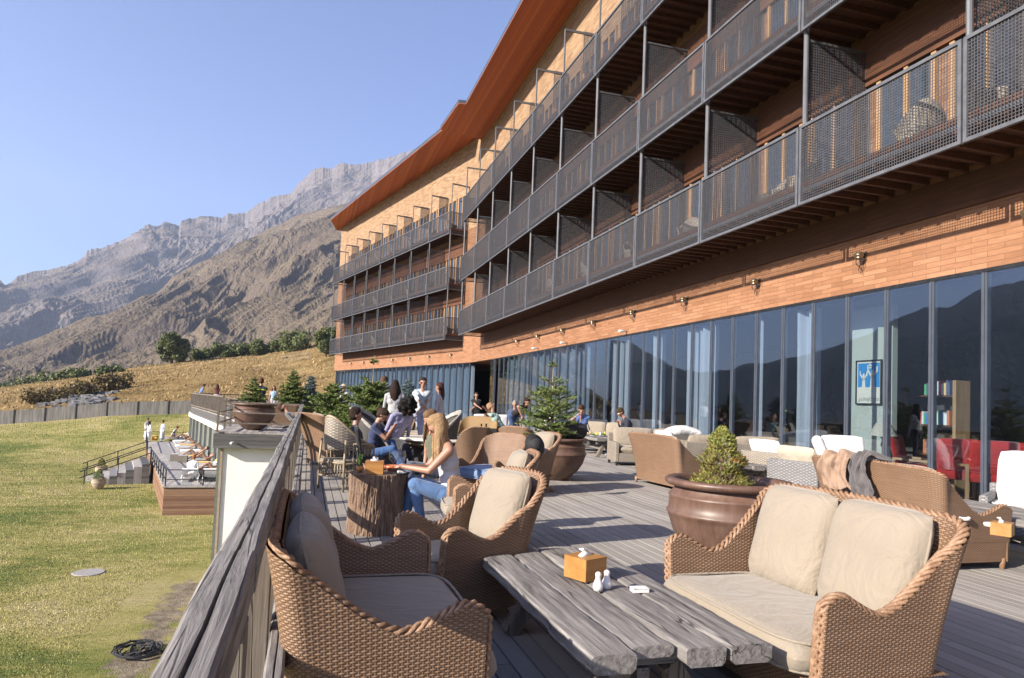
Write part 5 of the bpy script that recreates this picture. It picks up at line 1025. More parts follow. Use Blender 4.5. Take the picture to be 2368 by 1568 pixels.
def person(label, loc, rz, h=1.72, pose='stand', seat=.44, lean=0., side=0., hands=None, feet=None, top=(.7, .7, .7), bottom=(.1, .15, .3), hair=(.05, .03, .02), hairl='short', sleeve=1., skin='skin', shoes=(.05, .05, .05), headp=0., heady=0., glasses=False, vox=.013, robe=None, hat=None, bare=False, knees=None, group=None, strap=False, girth=1.):
    """front is local -Y; all joints in metres before scaling"""
    s = h/1.72; T = thing('person', label, 'person', loc, rz, group); B = Body(); k = s
    V3 = lambda x, y, z: np.array([x, y, z], float)
    hip = V3(0, 0, .92*k) if pose == 'stand' else V3(0, 0, seat+.10*k)
    if pose == 'recline': hip = V3(0, 0, seat+.10*k)
    cl, sl_ = math.cos(lean), math.sin(lean); up = V3(math.sin(side), -sl_, cl); up /= np.linalg.norm(up); fwd = V3(0, -cl, -sl_); rt = np.cross(fwd, up); g = girth
    P = lambda x, y, z: hip+rt*x*k+fwd*y*k+up*z*k
    tp, bt, sk = 'top', 'bottom', 'skin'
    tt = sk if bare else tp
    B.add(P(-.075, -.01, 0), P(.075, -.01, 0), .115*k*g, .115*k*g, bt); B.add(P(-.05, -.01, .10), P(.05, -.01, .10), .105*k*g, .105*k*g, tt)
    B.add(P(-.045, 0, .20), P(.045, 0, .20), .10*k*g, .10*k*g, tt); B.add(P(-.07, 0, .33), P(.07, 0, .33), .108*k, .108*k, tt); B.add(P(-.10, -.01, .43), P(.10, -.01, .43), .082*k, .082*k, tt); B.add(P(0, 0, .10), P(0, .005, .38), .11*k*g, .11*k, tt)
    B.add(P(-.15, -.01, .475), P(0, -.015, .50), .052*k, .06*k, sk if strap else tt); B.add(P(.15, -.01, .475), P(0, -.015, .50), .052*k, .06*k, sk if strap else tt)
    B.add(P(0, -.01, .48), P(0, .015, .60), .055*k, .05*k, sk)
    # head
    nk = P(0, .015, .60); ch, sh_ = math.cos(headp), math.sin(headp); hf = fwd*ch-up*sh_; hu = up*ch+fwd*sh_; cy, sy = math.cos(heady), math.sin(heady); hf = hf*cy+rt*sy; hr = np.cross(hf, hu)
    H = lambda x, y, z: nk+hr*x*k+hf*y*k+hu*z*k
    B.add(H(0, -.012, .115), H(0, .018, .115), .082*k, .078*k, sk); B.add(H(0, .0, .135), H(0, -.01, .135), .084*k, .086*k, 'hair'); B.add(H(0, .025, .045), H(0, .055, .03), .052*k, .030*k, sk); B.add(H(0, .085, .095), H(0, .108, .068), .010*k, .014*k, sk)
    for x in (-1, 1): B.add(H(x*.080, -.005, .10), H(x*.086, -.012, .075), .016*k, .012*k, sk)
    for x in (-1, 1): B.add(H(x*.03, .078, .098), H(x*.033, .079, .098), .0145*k, .0145*k, 'glasses' if glasses else 'eye')
    if glasses: B.add(H(-.06, .074, .10), H(.06, .074, .10), .017*k, .017*k, 'glasses')
    B.add(H(-.016, .078, .042), H(.016, .078, .042), .010*k, .010*k, 'lip')
    # arms
    for sx, hand in ((-1, (hands or {}).get('L')), (1, (hands or {}).get('R'))):
        S_ = P(sx*.185, -.01, .455); l1, l2 = .275*k, .245*k
        tgt = P(sx*.24, .06, -.06) if hand is None else V3(*hand)
        el, wr = ik(S_, tgt, l1, l2, rt*sx*.6-fwd*.5-up*.6); m1 = tp if (sleeve > .2 and not bare and not strap) else sk
        B.add(S_, S_*.45+el*.55, .052*k, .044*k, m1); B.add(S_*.45+el*.55, el, .043*k, .037*k, tp if sleeve > .55 and not bare else sk); B.add(el, wr, .037*k, .025*k, tp if sleeve > .9 and not bare else sk)
        d = (wr-el)/np.linalg.norm(wr-el); a = np.cross(d, V3(0, 0, 1)); a /= max(.1, np.linalg.norm(a)); b_ = np.cross(a, d)
        pm = wr+d*.07*k; B.add(wr+d*.01, pm, .024*k, .027*k, sk)
        for i, (o, L) in enumerate(((-.028, .062), (-.010, .075), (.009, .070), (.027, .055))):
            r = max(.0085*k, vox*.72); q1 = pm+a*o*k; q2 = q1+d*L*.5*k; q3 = q2+(d*.75-b_*.6)*L*.55*k; B.add(q1, q2, r*1.1, r, sk); B.add(q2, q3, r, r*.9, sk)
        B.add(wr+d*.02*k-a*sx*.02*k, wr+d*.055*k-a*sx*.055*k, max(.012*k, vox*.8), max(.010*k, vox*.7), sk)
    # legs
    for sx, ft in ((-1, (feet or {}).get('L')), (1, (feet or {}).get('R'))):
        J = P(sx*.095, 0, -.03); 
        if pose == 'stand': f = V3(sx*.10*k, 0, .085*k) if ft is None else V3(*ft); pole = V3(0, -1, 0)
        else: f = V3(sx*.11*k, -.52*k, .085*k) if ft is None else V3(*ft); pole = V3(0, -.6, 1)
        kn, an = ik(J, f, .42*k, .41*k, pole); wd = 1.12 if pose != 'stand' else 1.08
        B.add(J, kn, .088*k*wd*g, .062*k*wd, bt if not (bare and bottom is None) else sk); B.add(kn, kn*.55+an*.45, .060*k, .060*k, bt); B.add(kn*.55+an*.45, an, .058*k, .042*k, bt)
        fd = V3(0, -1, -.12) if pose != 'recline' else V3(0, -.3, .9); B.add(an+V3(0, .02, -.035)*k, an+V3(0, .0, -.035)*k+fd*.15*k, .038*k, .032*k, 'shoe')
    if robe is not None:
        B.add(P(0, 0, .1), V3(0, 0, .34*k), .135*k, .20*k, bt) if pose == 'stand' else None
    G = {'top': cmat(top), 'bottom': cmat(bottom) if bottom is not None else M[skin], 'skin': M[skin], 'hair': plain('hair_%.2f_%.2f' % hair[:2], hair, .55), 'eye': plain('eye_dark', (.03, .02, .02), .2), 'glasses': plain('sunglass_lens', (.01, .01, .012), .1), 'lip': plain('lips', (.42, .13, .11), .5), 'shoe': cmat(shoes)}
    B.mesh('body', G, T, vox)
    # hair
    HB_ = Body(); hm = {'hair': G['hair']}
    HB_.add(H(0, -.03, .155), H(0, .015, .165), .083*k, .074*k, 'hair'); HB_.add(H(0, -.035, .10), H(0, -.03, .13), .082*k, .086*k, 'hair')
    for x in (-1, 1): HB_.add(H(x*.055, -.01, .14), H(x*.06, -.04, .08), .036*k, .032*k, 'hair')
    if hairl == 'bun': HB_.add(H(0, -.12, .15), H(0, -.13, .16), .04*k, .04*k, 'hair')
    if hairl == 'curly':
        rgg = random.Random(3)
        for i in range(46):
            d = np.array([rgg.gauss(0, 1), rgg.gauss(0, 1), rgg.gauss(.2, .8)]); d /= np.linalg.norm(d)
            if d[1] < -.55 and d[2] < .4: continue
            c = H(0, -.01, .11)+d*.115*k; HB_.add(c, c+d*.03, .05*k, .04*k, 'hair')
    if hairl in ('long', 'longer', 'tail'):
        rgg = random.Random(5); L = {'long': .30, 'longer': .31, 'tail': .24}[hairl]; sh0 = .5 if hairl == 'tail' else 1.
        for i in range(26 if hairl != 'tail' else 10):
            t = (-1+2*i/25) if hairl != 'tail' else (-1+2*i/9); aa = t*1.75*sh0; st = H(math.sin(aa)*.072, -math.cos(aa)*.08+.0, .13-.02*abs(t)); dn = V3(0, 0, -1); out = (hr*math.sin(aa)-hf*math.cos(aa)*.8)
            p1 = st+dn*.08*k+out*.03*k; p2 = p1+dn*L*.5*k+out*.02*k+hr*rgg.uniform(-.015, .015); p3 = p2+dn*L*.5*k*rgg.uniform(.8, 1.1)+hr*rgg.uniform(-.02, .02)
            HB_.add(st, p1, .026*k, .024*k, 'hair'); HB_.add(p1, p2, .023*k, .020*k, 'hair'); HB_.add(p2, p3, .019*k, .006*k, 'hair')
    if hairl != 'none': HB_.mesh('hair', hm, T, min(vox, .010), 2)
    if hat:
        mb = MB(); c = H(0, -.005, .17); mb.lathe([(.0, .075), (.05, .07), (.085, .05), (.092, .0), (.17, -.015), (.175, -.02), (.09, -.008)], 28, c=tuple(c)); mb.build('hat', cmat(hat), T, smooth=True)
    T['_h'] = 0; del T['_h']; return T, P, H
SEATED = dict(pose='sit')
white = (1.15, 1.15, 1.17)
# --- the blond woman at the stump
hipz = .47
T, P, H = person('blond woman in a white tank top and ripped jeans leaning over the tree stump table', (1.44, 6.75, 0), face(-1, .08), 1.70, 'sit', .30, lean=.20, hands={'L': (.05, -.47, .66), 'R': (-.05, -.46, .66)}, feet={'L': (.04, -.30, .10), 'R': (-.14, -.46, .10)}, top=(.74, .74, .80), bottom=(.13, .25, .50), hair=(.40, .26, .14), hairl='longer', sleeve=0, headp=.30, heady=.0, vox=.0085, strap=True, shoes=(.5, .28, .2))
person('woman in an olive off-shoulder top seated beyond the blond woman', (1.70, 9.1, 0), face(-.9, -.35), 1.68, 'sit', .30, lean=.12, top=(.16, .17, .11), bottom=(.1, .12, .18), hair=(.22, .13, .07), hairl='long', sleeve=.4, headp=.3, strap=True, vox=.011)
person('dark haired woman in a navy vest looking at her phone, knees drawn up', (1.02, 11.2, 0), face(.95, -.25), 1.55, 'sit', .34, lean=.16, hands={'L': (.02, -.34, .84), 'R': (-.03, -.33, .83)}, feet={'L': (.02, -.46, .26), 'R': (-.12, -.58, .22)}, top=(.035, .055, .15), bottom=(.06, .15, .38), hairl='bun', headp=.45, vox=.010, sleeve=.4, group=None)
person('person with a large dome of dark curly hair and a lavender shirt', (1.55, 12.55, 0), face(.4, -.9), 1.75, 'sit', .48, lean=.5, top=(.42, .40, .62), bottom=(.05, .05, .06), hair=(.012, .01, .01), hairl='curly', headp=.5, vox=.012, skin='skin_dk')
person('person with short dark hair slumped low in the pale rattan pole chair', (.72, 10.03, 0), face(.95, .1), 1.50, 'sit', .36, lean=-.1, top=(.03, .03, .035), bottom=(.03, .035, .05), hairl='short', hair=(.03, .018, .012), vox=.012, sleeve=1)
def stand(label, px, py_head, dep, h, rz, **kw):
    p = dpos(px, py_head, dep); return person(label, p, rz, h, 'stand', **kw)
D1 = 16.2
T, P, H = stand('man in sunglasses and a white shirt with a pale blue sweater tied over his shoulders', 978, 885, D1, 1.80, face(-.1, -1), hands={'L': (-.10, -.28, 1.0), 'R': (.16, -.24, 1.0)}, top=(.78, .79, .85), bottom=(.5, .52, .7), glasses=True, sleeve=.5, vox=.012, hair=(.04, .025, .02))
mb = MB(); k = 1.80/1.72; mb.tube([P(-.20, .01, .42), P(-.15, -.05, .50), P(0, -.09, .53), P(.15, -.05, .50), P(.20, .01, .42)], [.05, .055, .05, .055, .05], 10); mb.tube([P(-.16, .03, .49), P(-.07, .12, .40), P(0, .135, .30), P(.04, .13, .18)], [.05, .04, .035, .04], 8); mb.tube([P(.16, .03, .49), P(.07, .12, .40), P(0, .14, .30), P(-.05, .13, .16)], [.05, .04, .035, .045], 8); mb.build('tied_sweater', cmat((.45, .53, .62)), T, smooth=True)
stand('woman in a loose pale pink blouse and light jeans turned toward the man with sunglasses', 1018, 887, D1+.4, 1.70, face(-.9, .45), top=(.72, .66, .72), bottom=(.28, .38, .52), hair=(.07, .03, .02), hairl='tail', vox=.012, girth=1.12)
stand('woman seen from behind with long dark wavy hair and a pale striped top', 914, 885, D1-.6, 1.70, face(.1, 1), top=(.58, .58, .60), bottom=(.03, .03, .04), hair=(.03, .015, .012), hairl='longer', vox=.012)
stand('man with cropped hair and a pale top, leftmost of the standing group', 888, 880, D1+.5, 1.80, face(.7, .7), top=(.72, .72, .76), bottom=(.04, .04, .05), hair=(.12, .075, .05), vox=.012, sleeve=.5)
stand('distant person wearing a pale straw sun hat and white shirt behind the firs', 795, 890, 27, 1.72, face(0, -1), top=white, bottom=(.1, .1, .12), hat=(.62, .50, .36), vox=.018)
stand('waitress in a black polo shirt standing near the curtained windows', 1101, 912, 27.5, 1.62, face(-.1, -1), top=(.015, .015, .018), bottom=(.02, .02, .02), hair=(.05, .03, .02), hands={'L': (-.22, -.12, .92), 'R': (.16, -.28, 1.0)}, sleeve=.4, vox=.016)
stand('woman in a black sleeveless top bending forward over her seat', 1187, 950, 20.5, 1.68, face(.55, -.85), lean=.9, hands={'L': (-.22, -.42, .62), 'R': (.18, -.45, .60)}, top=(.015, .012, .014), bottom=(.05, .10, .25), hair=(.03, .015, .01), hairl='tail', sleeve=0, headp=-.5, vox=.014)
person('grey haired man seated behind the bending woman in black', dpos(1190, 940, 22.5), face(-.3, -1), 1.72, 'sit', .45, top=(.10, .12, .2), bottom=(.1, .1, .1), hair=(.3, .28, .26), vox=.016)
person('person in a mint shirt reclining with an arm behind their head in the brown armchair', dpos(1160, 985, 18.7), face(.8, -.6), 1.70, 'sit', .46, lean=-.55, hands={'L': (-.25, .42, 1.12), 'R': (.15, .38, 1.16)}, top=(.42, .60, .52), bottom=(.08, .09, .12), hair=(.35, .22, .12), sleeve=.3, vox=.014)
person('man in sunglasses and a blue checked shirt eating at the plank table', (7.45, 17.9, 0), face(-.55, -.85), 1.74, 'sit', .44, lean=.35, hands={'L': (.0, -.30, 1.02), 'R': (-.12, -.34, 1.0)}, top=(.12, .2, .5), bottom=(.04, .05, .1), glasses=True, hair=(.07, .035, .02), sleeve=.5, vox=.013, headp=.25)
person('person in a dark navy jacket bent over a plate at the diners\' table', (8.25, 16.4, 0), face(-.95, .1), 1.74, 'sit', .44, lean=.45, hands={'L': (.05, -.34, .88), 'R': (-.10, -.36, .86)}, top=(.02, .022, .05), bottom=(.03, .03, .05), glasses=True, hair=(.06, .04, .02), vox=.013, headp=.3, shoes=(.5, .5, .52))
p = dpos(604, 882, 24.5); T, P, H = person('man seen from behind in a dark jacket with a neon yellow shoulder band', p, face(.1, 1), 1.80, 'stand', hands={'L': (-.20, -.14, 1.05), 'R': (.22, -.12, 1.05)}, top=(.03, .03, .05), bottom=(.02, .02, .025), hair=(.12, .06, .04), vox=.014, girth=1.1)
n = N('neon_band'); n.col((.62, .85, .08)).rough(.5); MB().tube([P(-.17, -.07, .40), P(-.1, -.115, .41), P(.1, -.115, .41), P(.17, -.07, .40)], .025, 8).build('neon_band', n.m, T, smooth=True)
stand('woman in a light blue tank top beyond the man in the dark jacket', 634, 893, 38, 1.66, face(-.1, -1), top=(.45, .66, .85), bottom=(.6, .6, .62), sleeve=0, strap=True, hair=(.15, .08, .05), hairl='long', vox=.02)
p = dpos(461, 880, 52); person('person in blue leaning on the outer corner of the baluster railing', p+Vector((.1, 0, 0)), face(.8, .3), 1.74, 'stand', lean=.35, top=(.22, .32, .6), bottom=(.3, .35, .45), vox=.024)
p = dpos(503, 885, 49); person('person in a maroon top with hands on hips at the baluster railing', p, face(.2, 1), 1.70, 'stand', hands={'L': (-.18, .02, .98), 'R': (.18, .02, .98)}, top=(.16, .03, .04), bottom=(.75, .75, .75), hair=(.08, .03, .02), hairl='long', vox=.024)
person('person lying back on the far terrace with only bare knees showing behind the rail', dpos(702, 945, 17.5), face(.9, -.3), 1.7, 'sit', .40, lean=-.9, feet={'L': (.05, -.45, .45), 'R': (-.15, -.48, .42)}, top=(.2, .2, .2), bottom=(.50, .30, .22), vox=.016, shoes=(.5, .3, .22))
# people on the sun deck
def onsd(px, py): p = at(px, py, zp); p.z = zp; return p
person('person in a long white robe standing at the stair end of the sun deck', onsd(338, 1019), face(.7, -.5), 1.82, 'stand', top=white, bottom=white, robe=1, vox=.025, lean=.06, hair=(.04, .02, .015))
person('second person in a white robe half hidden behind the one at the stair end', onsd(343, 1021), face(.6, .6), 1.62, 'stand', top=white, bottom=white, robe=1, vox=.025, hair=(.04, .02, .015), hairl='long')
person('barefoot person in a white robe standing alone in the middle of the sun deck', onsd(374, 1022), face(-.6, -.6), 1.72, 'stand', top=(.75, .8, .88), bottom=(.75, .8, .88), robe=1, vox=.025, hair=(.04, .02, .015))
person('person with a white towel round the shoulders sitting on a lounger edge', onsd(398, 1020), face(.9, -.2), 1.7, 'sit', .42, lean=.5, top=white, bottom=(.5, .5, .55), vox=.025, hair=(.2, .05, .03), sleeve=.3)
person('ginger haired person in a white robe sitting at the sun deck railing', onsd(443, 1115), face(.1, 1), 1.7, 'sit', .38, lean=.25, top=white, bottom=white, vox=.018, hair=(.32, .12, .04))
def lounger(label, loc, rz, towel, group='white sun loungers'):
    T = thing('sun_lounger', label, 'sun lounger', loc, rz, group); mb = MB(); [mb.box((-.34, -1+.16*i, .20), (.34, -1+.16*i+.12, .24)) for i in range(8)]; [mb.box((s*.36-.02, -1, .16), (s*.36+.02, .95, .24)) for s in (-1, 1)]; mb.build('frame', M['sunwhite'], T)
    for sx in (-1, 1):
        for y in (-.85, .7): MB().box((sx*.34-.03, y-.03, 0), (sx*.34+.03, y+.03, .159)).build('leg', M['sunwhite'], T)
    MB().add([(-.34, .28, .25), (.34, .28, .25), (.34, .95, .66), (-.34, .95, .66), (-.34, .32, .20), (.34, .32, .20), (.34, .99, .62), (-.34, .99, .62)], [(0, 1, 2, 3), (7, 6, 5, 4), (0, 4, 5, 1), (1, 5, 6, 2), (2, 6, 7, 3), (3, 7, 4, 0)]).build('headrest', M['sunwhite'], T)
    o = cushion(T, .66, 1.3, .08, (0, -.35, .28), (0, 0, 0), 'sunwhite', 'mattress')
    if towel: o = pillow(.58, 1.05, .05).build('towel', M['yellow'], T, smooth=True); o.location = (.04, -.3, .335); o = pillow(.5, .4, .05).build('towel', M['yellow'], T, smooth=True); o.location = (0, .58, .50); o.rotation_euler = (.55, 0, 0)
    return T
LS = [(440, 1110, 0, 'white lounger at the near railing of the sun deck under the ginger haired person', 0), (488, 1110, 0, 'white lounger at the near railing, the one closer to the white wall', 1), (478, 1082, 1.25, 'white lounger with yellow towels behind the near pair', 1), (466, 1066, 1.25, 'white lounger with a yellow towel beside the two small cube tables', 1), (455, 1050, 1.25, 'raised white lounger in the middle of the row', 0), (440, 1038, 1.25, 'white lounger with a rumpled yellow towel near the green slatted wall', 1), (432, 1027, 1.25, 'white lounger near the far end of the row', 0), (405, 1018, 1.3, 'farthest white lounger with a yellow towel at its foot', 1)]
for px, py, rz, lb, tw in LS: p = onsd(px, py); lounger(lb, p, face(-.1, 1) if rz == 0 else -rz-.1, tw)
def lying(label, px, py, top, **k):
    p = onsd(px, py); p.z += .10; return person(label, p, -1.35, 1.68, 'sit', .24, lean=-1.0, feet={'L': (.1, -.62, .42), 'R': (-.1, -.72, .36)}, top=top, bottom=(.5, .3, .2), vox=.022, bare=True, hair=(.08, .04, .02), shoes=(.5, .3, .2), **k)
lying('sunbather lying on a lounger with yellow towels, one leg raised', 478, 1078, (.6, .35, .1)); lying('sunbather propped on elbows beside the small cube tables', 452, 1068, (.1, .1, .1)); lying('sunbather lying near the white wall on a yellow towel', 494, 1104, (.7, .4, .1)); lying('sunbather with raised knees on the far lounger', 428, 1024, (.5, .2, .2)); lying('sunbather stretched out in the middle of the lounger row', 466, 1050, (.2, .3, .5)); lying('sunbather with a pink top on the lounger before the green slats', 448, 1036, (.8, .3, .4))
for px, py, lb in ((404, 1066, 'small white woven cube table, left of a pair'), (423, 1069, 'small white woven cube table, right of a pair'), (465, 1105, 'dark small table between the two loungers at the railing')):
    T = thing('side_table', lb, 'side table', onsd(px, py), group='small cube tables'); mb = MB(); boxweave(mb, (-.24, -.24, 0), (.24, .24, .42)); mb.build('woven_body', M['wicker_black' if 'dark' in lb else 'wicker_cream'], T, uv=True); MB().box((-.25, -.25, .421), (.25, .25, .44)).build('top', M['ceramic' if 'dark' not in lb else 'darkmetal'], T)
o = pillow(.5, .5, .35).build('yellow_bag', M['yellow'], smooth=True); o.location = onsd(357, 1020)+Vector((0, 0, .25)); tag(o, 'yellow towel bag on the deck beside the robed people', 'bag')
# ================================================================ things on the tables
def tissue_box(label, loc, rz, s=1., mat='box'):
    T = thing('tissue_box', label, 'tissue box', loc, rz, 'wooden tissue boxes'); w, h = .085*s, .115*s
    mb = MB(); mb.box((-w, -w, 0), (w, w, .008)); [mb.box(*b) for b in (((-w, -w, .0081), (w, -w+.006, h)), ((-w, w-.006, .0081), (w, w, h)), ((-w, -w+.0061, .0081), (-w+.006, w-.0061, h)), ((w-.006, -w+.0061, .0081), (w, w-.0061, h)))]; mb.box((-w-.001, -w-.001, h+.0005), (w+.001, w+.001, h+.007)); mb.build('box', M[mat], T)
    G = []
    for i in range(15): 
        a = -1+2*i/14; G.append([(a*.035*(1-.3*j/5)+.012*math.sin(j+a*2), .012*math.sin(a*6+j*.8)+.004*j, h+.002+j*.0085*(1-.3*a*a)) for j in range(6)])
    mb = MB(); mb.grid(G); o = mb.build('tissue', M['ceramic'], T, smooth=True); so = o.modifiers.new('t', 'SOLIDIFY'); so.thickness = .003; MB().tube([(-.04, 0, h+.008), (0, .004, h+.012), (.04, 0, h+.008)], [.012, .016, .010], 8).build('tissue_fold', M['ceramic'], T, smooth=True); return T
tissue_box('varnished wooden tissue box on the foreground plank table', at(1357, 1338, .412)+Vector((0, .03, 0)), .42, .95)
for px, py, lb in ((1382, 1366, 'left white salt shaker in front of the tissue box'), (1402, 1361, 'right white pepper shaker in front of the tissue box')):
    p = at(px, py, .412); T = thing('shaker', lb, 'shaker', p, group='white shakers'); MB().lathe([(.010, 0), (.022, .002), (.0265, .018), (.026, .03), (.019, .048), (.0135, .062), (.014, .073), (.0165, .082), (.012, .091), (.004, .095)], 32).build('body', M['ceramic'], T, smooth=True)
p = at(1478, 1368, .412); T = thing('small_box', 'small flat white box on the foreground plank table', 'box', p, -.1); MB().box((-.042, -.028, 0), (.042, .028, .016)).build('box', M['ceramic'], T, bevel=.002); MB().box((-.043, -.029, .017), (.043, .029, .022)).build('lid', M['white'], T, bevel=.001)
tissue_box('bright wooden tissue box on the tree stump table', (.67, 6.90, .581), -.15, 1.02)
p = Vector((.92, 6.86, .581))
def wineglass(label, p, tilt=0, s=1.):
    T = thing('wine_glass', label, 'glass', p); MB().lathe([(.001, .002), (.036, .004), (.034, .006), (.006, .012), (.005, .085), (.012, .095), (.034, .115), (.043, .145), (.040, .18), (.036, .20), (.0345, .20), (.038, .18), (.041, .145), (.032, .118), (.010, .10), (.001, .098)], 28, cap=False).build('glass', M['drink'], T, smooth=True); T.scale = (s, s, s); return T
wineglass('wine glass standing on the tree stump table beside the woman\'s hands', p, s=1.15); wineglass('second wine glass behind the first on the tree stump table', p+Vector((-.06, .12, 0)), s=1.1)
T = thing('ashtray', 'dark ashtray with crumpled napkins under the blond woman\'s hands', 'ashtray', (.93, 6.82, .581)); MB().lathe([(.001, .003), (.07, .004), (.085, .02), (.08, .02), (.066, .009), (.001, .008)], 24, cap=False).build('dish', M['black'], T, smooth=True); o = pillow(.09, .06, .03).build('napkin', M['white'], T, smooth=True); o.location = (0, 0, .025)
T = thing('terracotta_bowl', 'orange-red clay bowl behind the wine glass on the stump table', 'bowl', (.86, 7.12, .581)); MB().lathe([(.03, 0), (.075, .03), (.08, .06), (.075, .06), (.068, .032), (.01, .012)], 28).build('bowl', noisy('red_clay', (.45, .13, .05), (.55, .2, .09), 6, .4, 0), T, smooth=True)
T = thing('flower_pot', 'small pot with green stems behind the tissue box on the stump', 'flower pot', (.53, 6.99, .581)); MB().lathe([(.025, 0), (.035, .06), (.03, .06)], 16).build('pot', M['box'], T, smooth=True); mb = MB(); rg = random.Random(2); [mb.tube([(0, 0, .05), (rg.uniform(-.03, .03), rg.uniform(-.03, .03), rg.uniform(.12, .22))], .004, 4) for i in range(12)]; mb.build('stems', M['box_green'], T)
def bottle(label, loc, s=1.):
    T = thing('bottle', label, 'bottle', loc, group='dark bottles on the round table'); n_ = plain('bottle_glass', (.012, .016, .012), .08); MB().lathe([(.03, 0), (.036, .01), (.036, .16), (.03, .19), (.015, .22), (.0135, .27), (.016, .275), (.016, .29), (.01, .29)], 20).build('body', n_, T, smooth=True); MB().lathe([(.0368, .05), (.0368, .12)], 20, cap=False).build('label_band', M['ceramic'], T, smooth=True); T.scale = (s, s, s)
bottle('dark bottle with a pale label on the round table behind the blond woman', dpos(1123, 1005, 12.2, .62), 1.05); bottle('second dark bottle farther left on the round table', dpos(1112, 1000, 12.5, .62), 1.)
T = thing('black_bag', 'soft black bag slumped on the round table behind the bottles', 'bag', dpos(1133, 1003, 12.6, .62)); o = pillow(.28, .2, .2).build('bag_body', M['black'], T, smooth=True); o.location = (0, 0, .10); MB().tube([(-.1, 0, .16), (-.05, 0, .22), (.08, 0, .18)], .012, 6).build('strap', M['black'], T, smooth=True)
T = thing('black_hat', 'round black felt hat resting upright between two wicker armchairs', 'hat', dpos(1237, 1034, 9.6, .74)); m_ = MB(); m_.lathe([(.01, .10), (.07, .095), (.088, .06), (.09, .0), (.165, -.004), (.17, -.012), (.09, -.012)], 40); o = m_.build('hat_body', M['black'], T, smooth=True); o.rotation_euler = (1.25, 0, .3)
T = thing('backpack', 'black backpack lying on the rim of the middle bronze pot', 'backpack', (4.56, 11.35, .74)); o = pillow(.42, .30, .26).build('pack_body', M['black'], T, smooth=True); o.location = (0, 0, .12); MB().tube([(.12, -.05, .22), (.22, -.1, .26), (.26, -.1, .15)], .012, 6).build('strap', M['black'], T, smooth=True)
tissue_box('yellow tissue box on the plank table behind the dwarf conifer', (6.95, 9.9, .46), .3, 1., 'box'); tissue_box('orange tissue box on the plank table at the right edge', dpos(2317, 1170, 5.35, .455), .5, .8)
for px, dep, lb in ((2228, 6.05, 'left white ashtray on the plank table at the right edge'), (2290, 5.75, 'white ashtray beside the orange tissue box at the right edge')):
    T = thing('ashtray', lb, 'ashtray', dpos(px, 1160, dep, .455), group='white ashtrays'); MB().lathe([(.03, 0), (.05, .003), (.052, .03), (.046, .03), (.043, .008), (.005, .007)], 28).build('dish', M['ceramic'], T, smooth=True)
tag(MB().box((-.17, -.13, 0), (.17, .13, .03)).build('dark_menu', M['blue_c']), 'dark blue menu folder lying by the wicker sofa beyond the planter', 'menu').location = (6.55, 9.6, .46)
rg = random.Random(4)
for i, (dx, dy, r_) in enumerate(((-.3, .3, .13), (-.1, .62, .12), (.15, .1, .13), (.2, .55, .12), (-.25, -.2, .10))):
    T = thing('plate', ['white plate with bread at the left of the diners\' table', 'white plate at the far end of the diners\' table', 'white plate in front of the person in navy', 'white plate in front of the man in the checked shirt', 'small white plate at the near end of the diners\' table'][i], 'plate', (7.45+dx, 16.75+dy, .515), group='plates on the diners\' table'); MB().lathe([(.02, 0), (r_*.6, .004), (r_, .018), (r_*.98, .02), (r_*.58, .009), (.01, .007)], 28).build('dish', M['ceramic'], T, smooth=True); o = pillow(r_*1.1, r_*.8, .05).build('food', M['yellow' if i % 2 else 'box_green'], T, smooth=True); o.location = (0, 0, .035)
for i, (dx, dy) in enumerate(((-.38, .1), (-.12, .3), (0., -.1), (.33, .35))):
    T = thing('drinking_glass', ['green drink at the left end of the diners\' table', 'pale drink beside the bread plate', 'tall glass at the middle of the diners\' table', 'orange drink before the man in the checked shirt'][i], 'glass', (7.45+dx, 16.75+dy, .515), group='drinks on the diners\' table'); MB().lathe([(.028, 0), (.033, .14)], 16).build('tumbler', M['drink'], T, smooth=True); MB().lathe([(.024, .006), (.028, .10)], 16).build('drink', M[['box_green', 'cream', 'white', 'yellow'][i]], T, smooth=True)
# balcony furniture
WB = thing('balcony_chair', 'pale round wicker balcony chair', 'chair', (8.7, 10, 0), group='wicker chairs on the balconies'); mb = MB(); G = []
for i in range(25): a = PI*(-.15+1.3*i/24); G.append([(.36*math.cos(a)*(1-.25*(1-j/8)), .34*math.sin(a)*(1-.25*(1-j/8)), .05+(.38+.34*math.sin(max(0, min(PI, a)))**2)*j/8) for j in range(9)])
mb.grid(G, [[(p[0]*2, p[2]) for p in g] for g in G]); so_ = mb.build('woven_shell', M['wicker_cream'], WB, smooth=True, uv=True); s_ = so_.modifiers.new('t', 'SOLIDIFY'); s_.thickness = .03; MB().lathe([(.01, .38), (.30, .38), (.31, .33), (.2, .05), (.2, 0)], 24).build('seat', M['wicker_cream'], WB, smooth=True)
lv = ['lowest', 'middle', 'top']
bs = [(XB+.85, 6.9, 0), (XB+.75, 5.3, 0), (XB+.8, 8.1, 0), (XB+.8, 10.7, 0), (XB+.85, 11.7, 0), (XB+.8, 14.6, 0), (XB+.8, 17.6, 0), (XB+.8, 20.9, 0), (XB+.8, 24.2, 0), (XB+.85, 27.2, 0)]
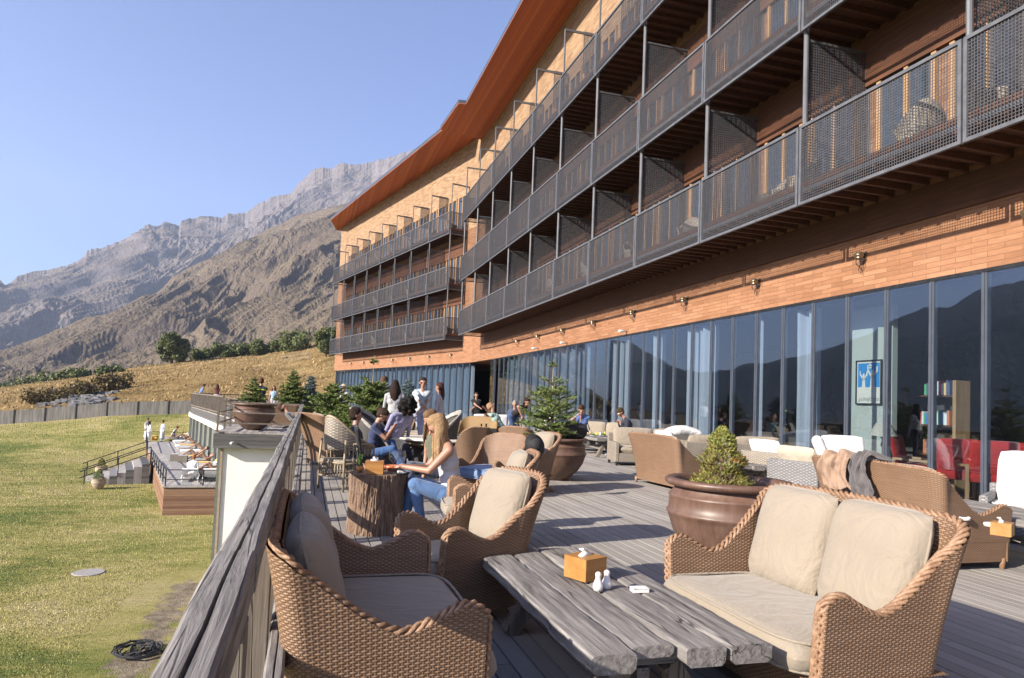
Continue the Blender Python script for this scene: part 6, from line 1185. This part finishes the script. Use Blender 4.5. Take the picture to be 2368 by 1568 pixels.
for i, (x, y, l) in enumerate(bs): copy_tree(WB, (x, y, ZB[l]+.41), .6+i, 'pale round wicker chair on the lowest near balcony, number of bays from the right edge: %s' % ['one', 'half', 'one and a half', 'two', 'two and a half', 'three', 'four', 'five', 'six', 'seven'][i] if False else 'round wicker chair on the lowest near balcony, %s from the right' % ['second', 'first', 'third', 'fourth', 'fifth', 'sixth', 'seventh', 'eighth', 'ninth', 'tenth'][i])
for l in range(3):
    for s in (.9, 4.2, 7.4, 11., 14.3, 18.): p = W2(s, .65, ZB[l]+.41); copy_tree(WB, p, s, 'round wicker chair on the %s balcony of the far wing, %s from its near end' % (lv[l], {.9: 'first', 4.2: 'second', 7.4: 'third', 11.: 'fourth', 14.3: 'fifth', 18.: 'last'}[s]), 'wicker chairs on the far wing, %s balcony' % lv[l])
for o in KIDS.get(WB.name, []): bpy.data.objects.remove(o)
bpy.data.objects.remove(WB)
# ================================================================ the air
mb = MB(); mb.box((-3900, -3600, -45), (3600, 4400, 1130)); hz = bpy.data.materials.new('haze_air'); hz.use_nodes = True; t = hz.node_tree; t.nodes.remove(t.nodes['Principled BSDF']); pv = t.nodes.new('ShaderNodeVolumePrincipled')
pv.inputs['Color'].default_value = (.60, .74, 1, 1); pv.inputs['Density'].default_value = HAZE; pv.inputs['Anisotropy'].default_value = .2; t.links.new(pv.outputs[0], t.nodes['Material Output'].inputs['Volume']); hz.cycles.homogeneous_volume = True
tag(mb.build('haze', hz), 'thin blue mountain haze filling the valley air', 'haze', kind='stuff')
# all outdoor surfaces a little darker than first guessed; the bright whites keep their own value
for mt in bpy.data.materials:
    if mt.name in ('bright_white_fabric', 'white_plaster', 'haze_air', 'white_glazed_china') or not mt.use_nodes: continue
    b = mt.node_tree.nodes.get('Principled BSDF')
    if not b: continue
    i_ = b.inputs['Base Color']; K = .80
    if i_.is_linked:
        mm_ = mt.node_tree.nodes.new('ShaderNodeMixRGB'); mm_.blend_type = 'MULTIPLY'; mm_.inputs[0].default_value = 1; mm_.inputs[2].default_value = (K, K, K, 1); mt.node_tree.links.new(i_.links[0].from_socket, mm_.inputs[1]); mt.node_tree.links.new(mm_.outputs[0], i_)
    else: c = i_.default_value; i_.default_value = (c[0]*K, c[1]*K, c[2]*K, 1)
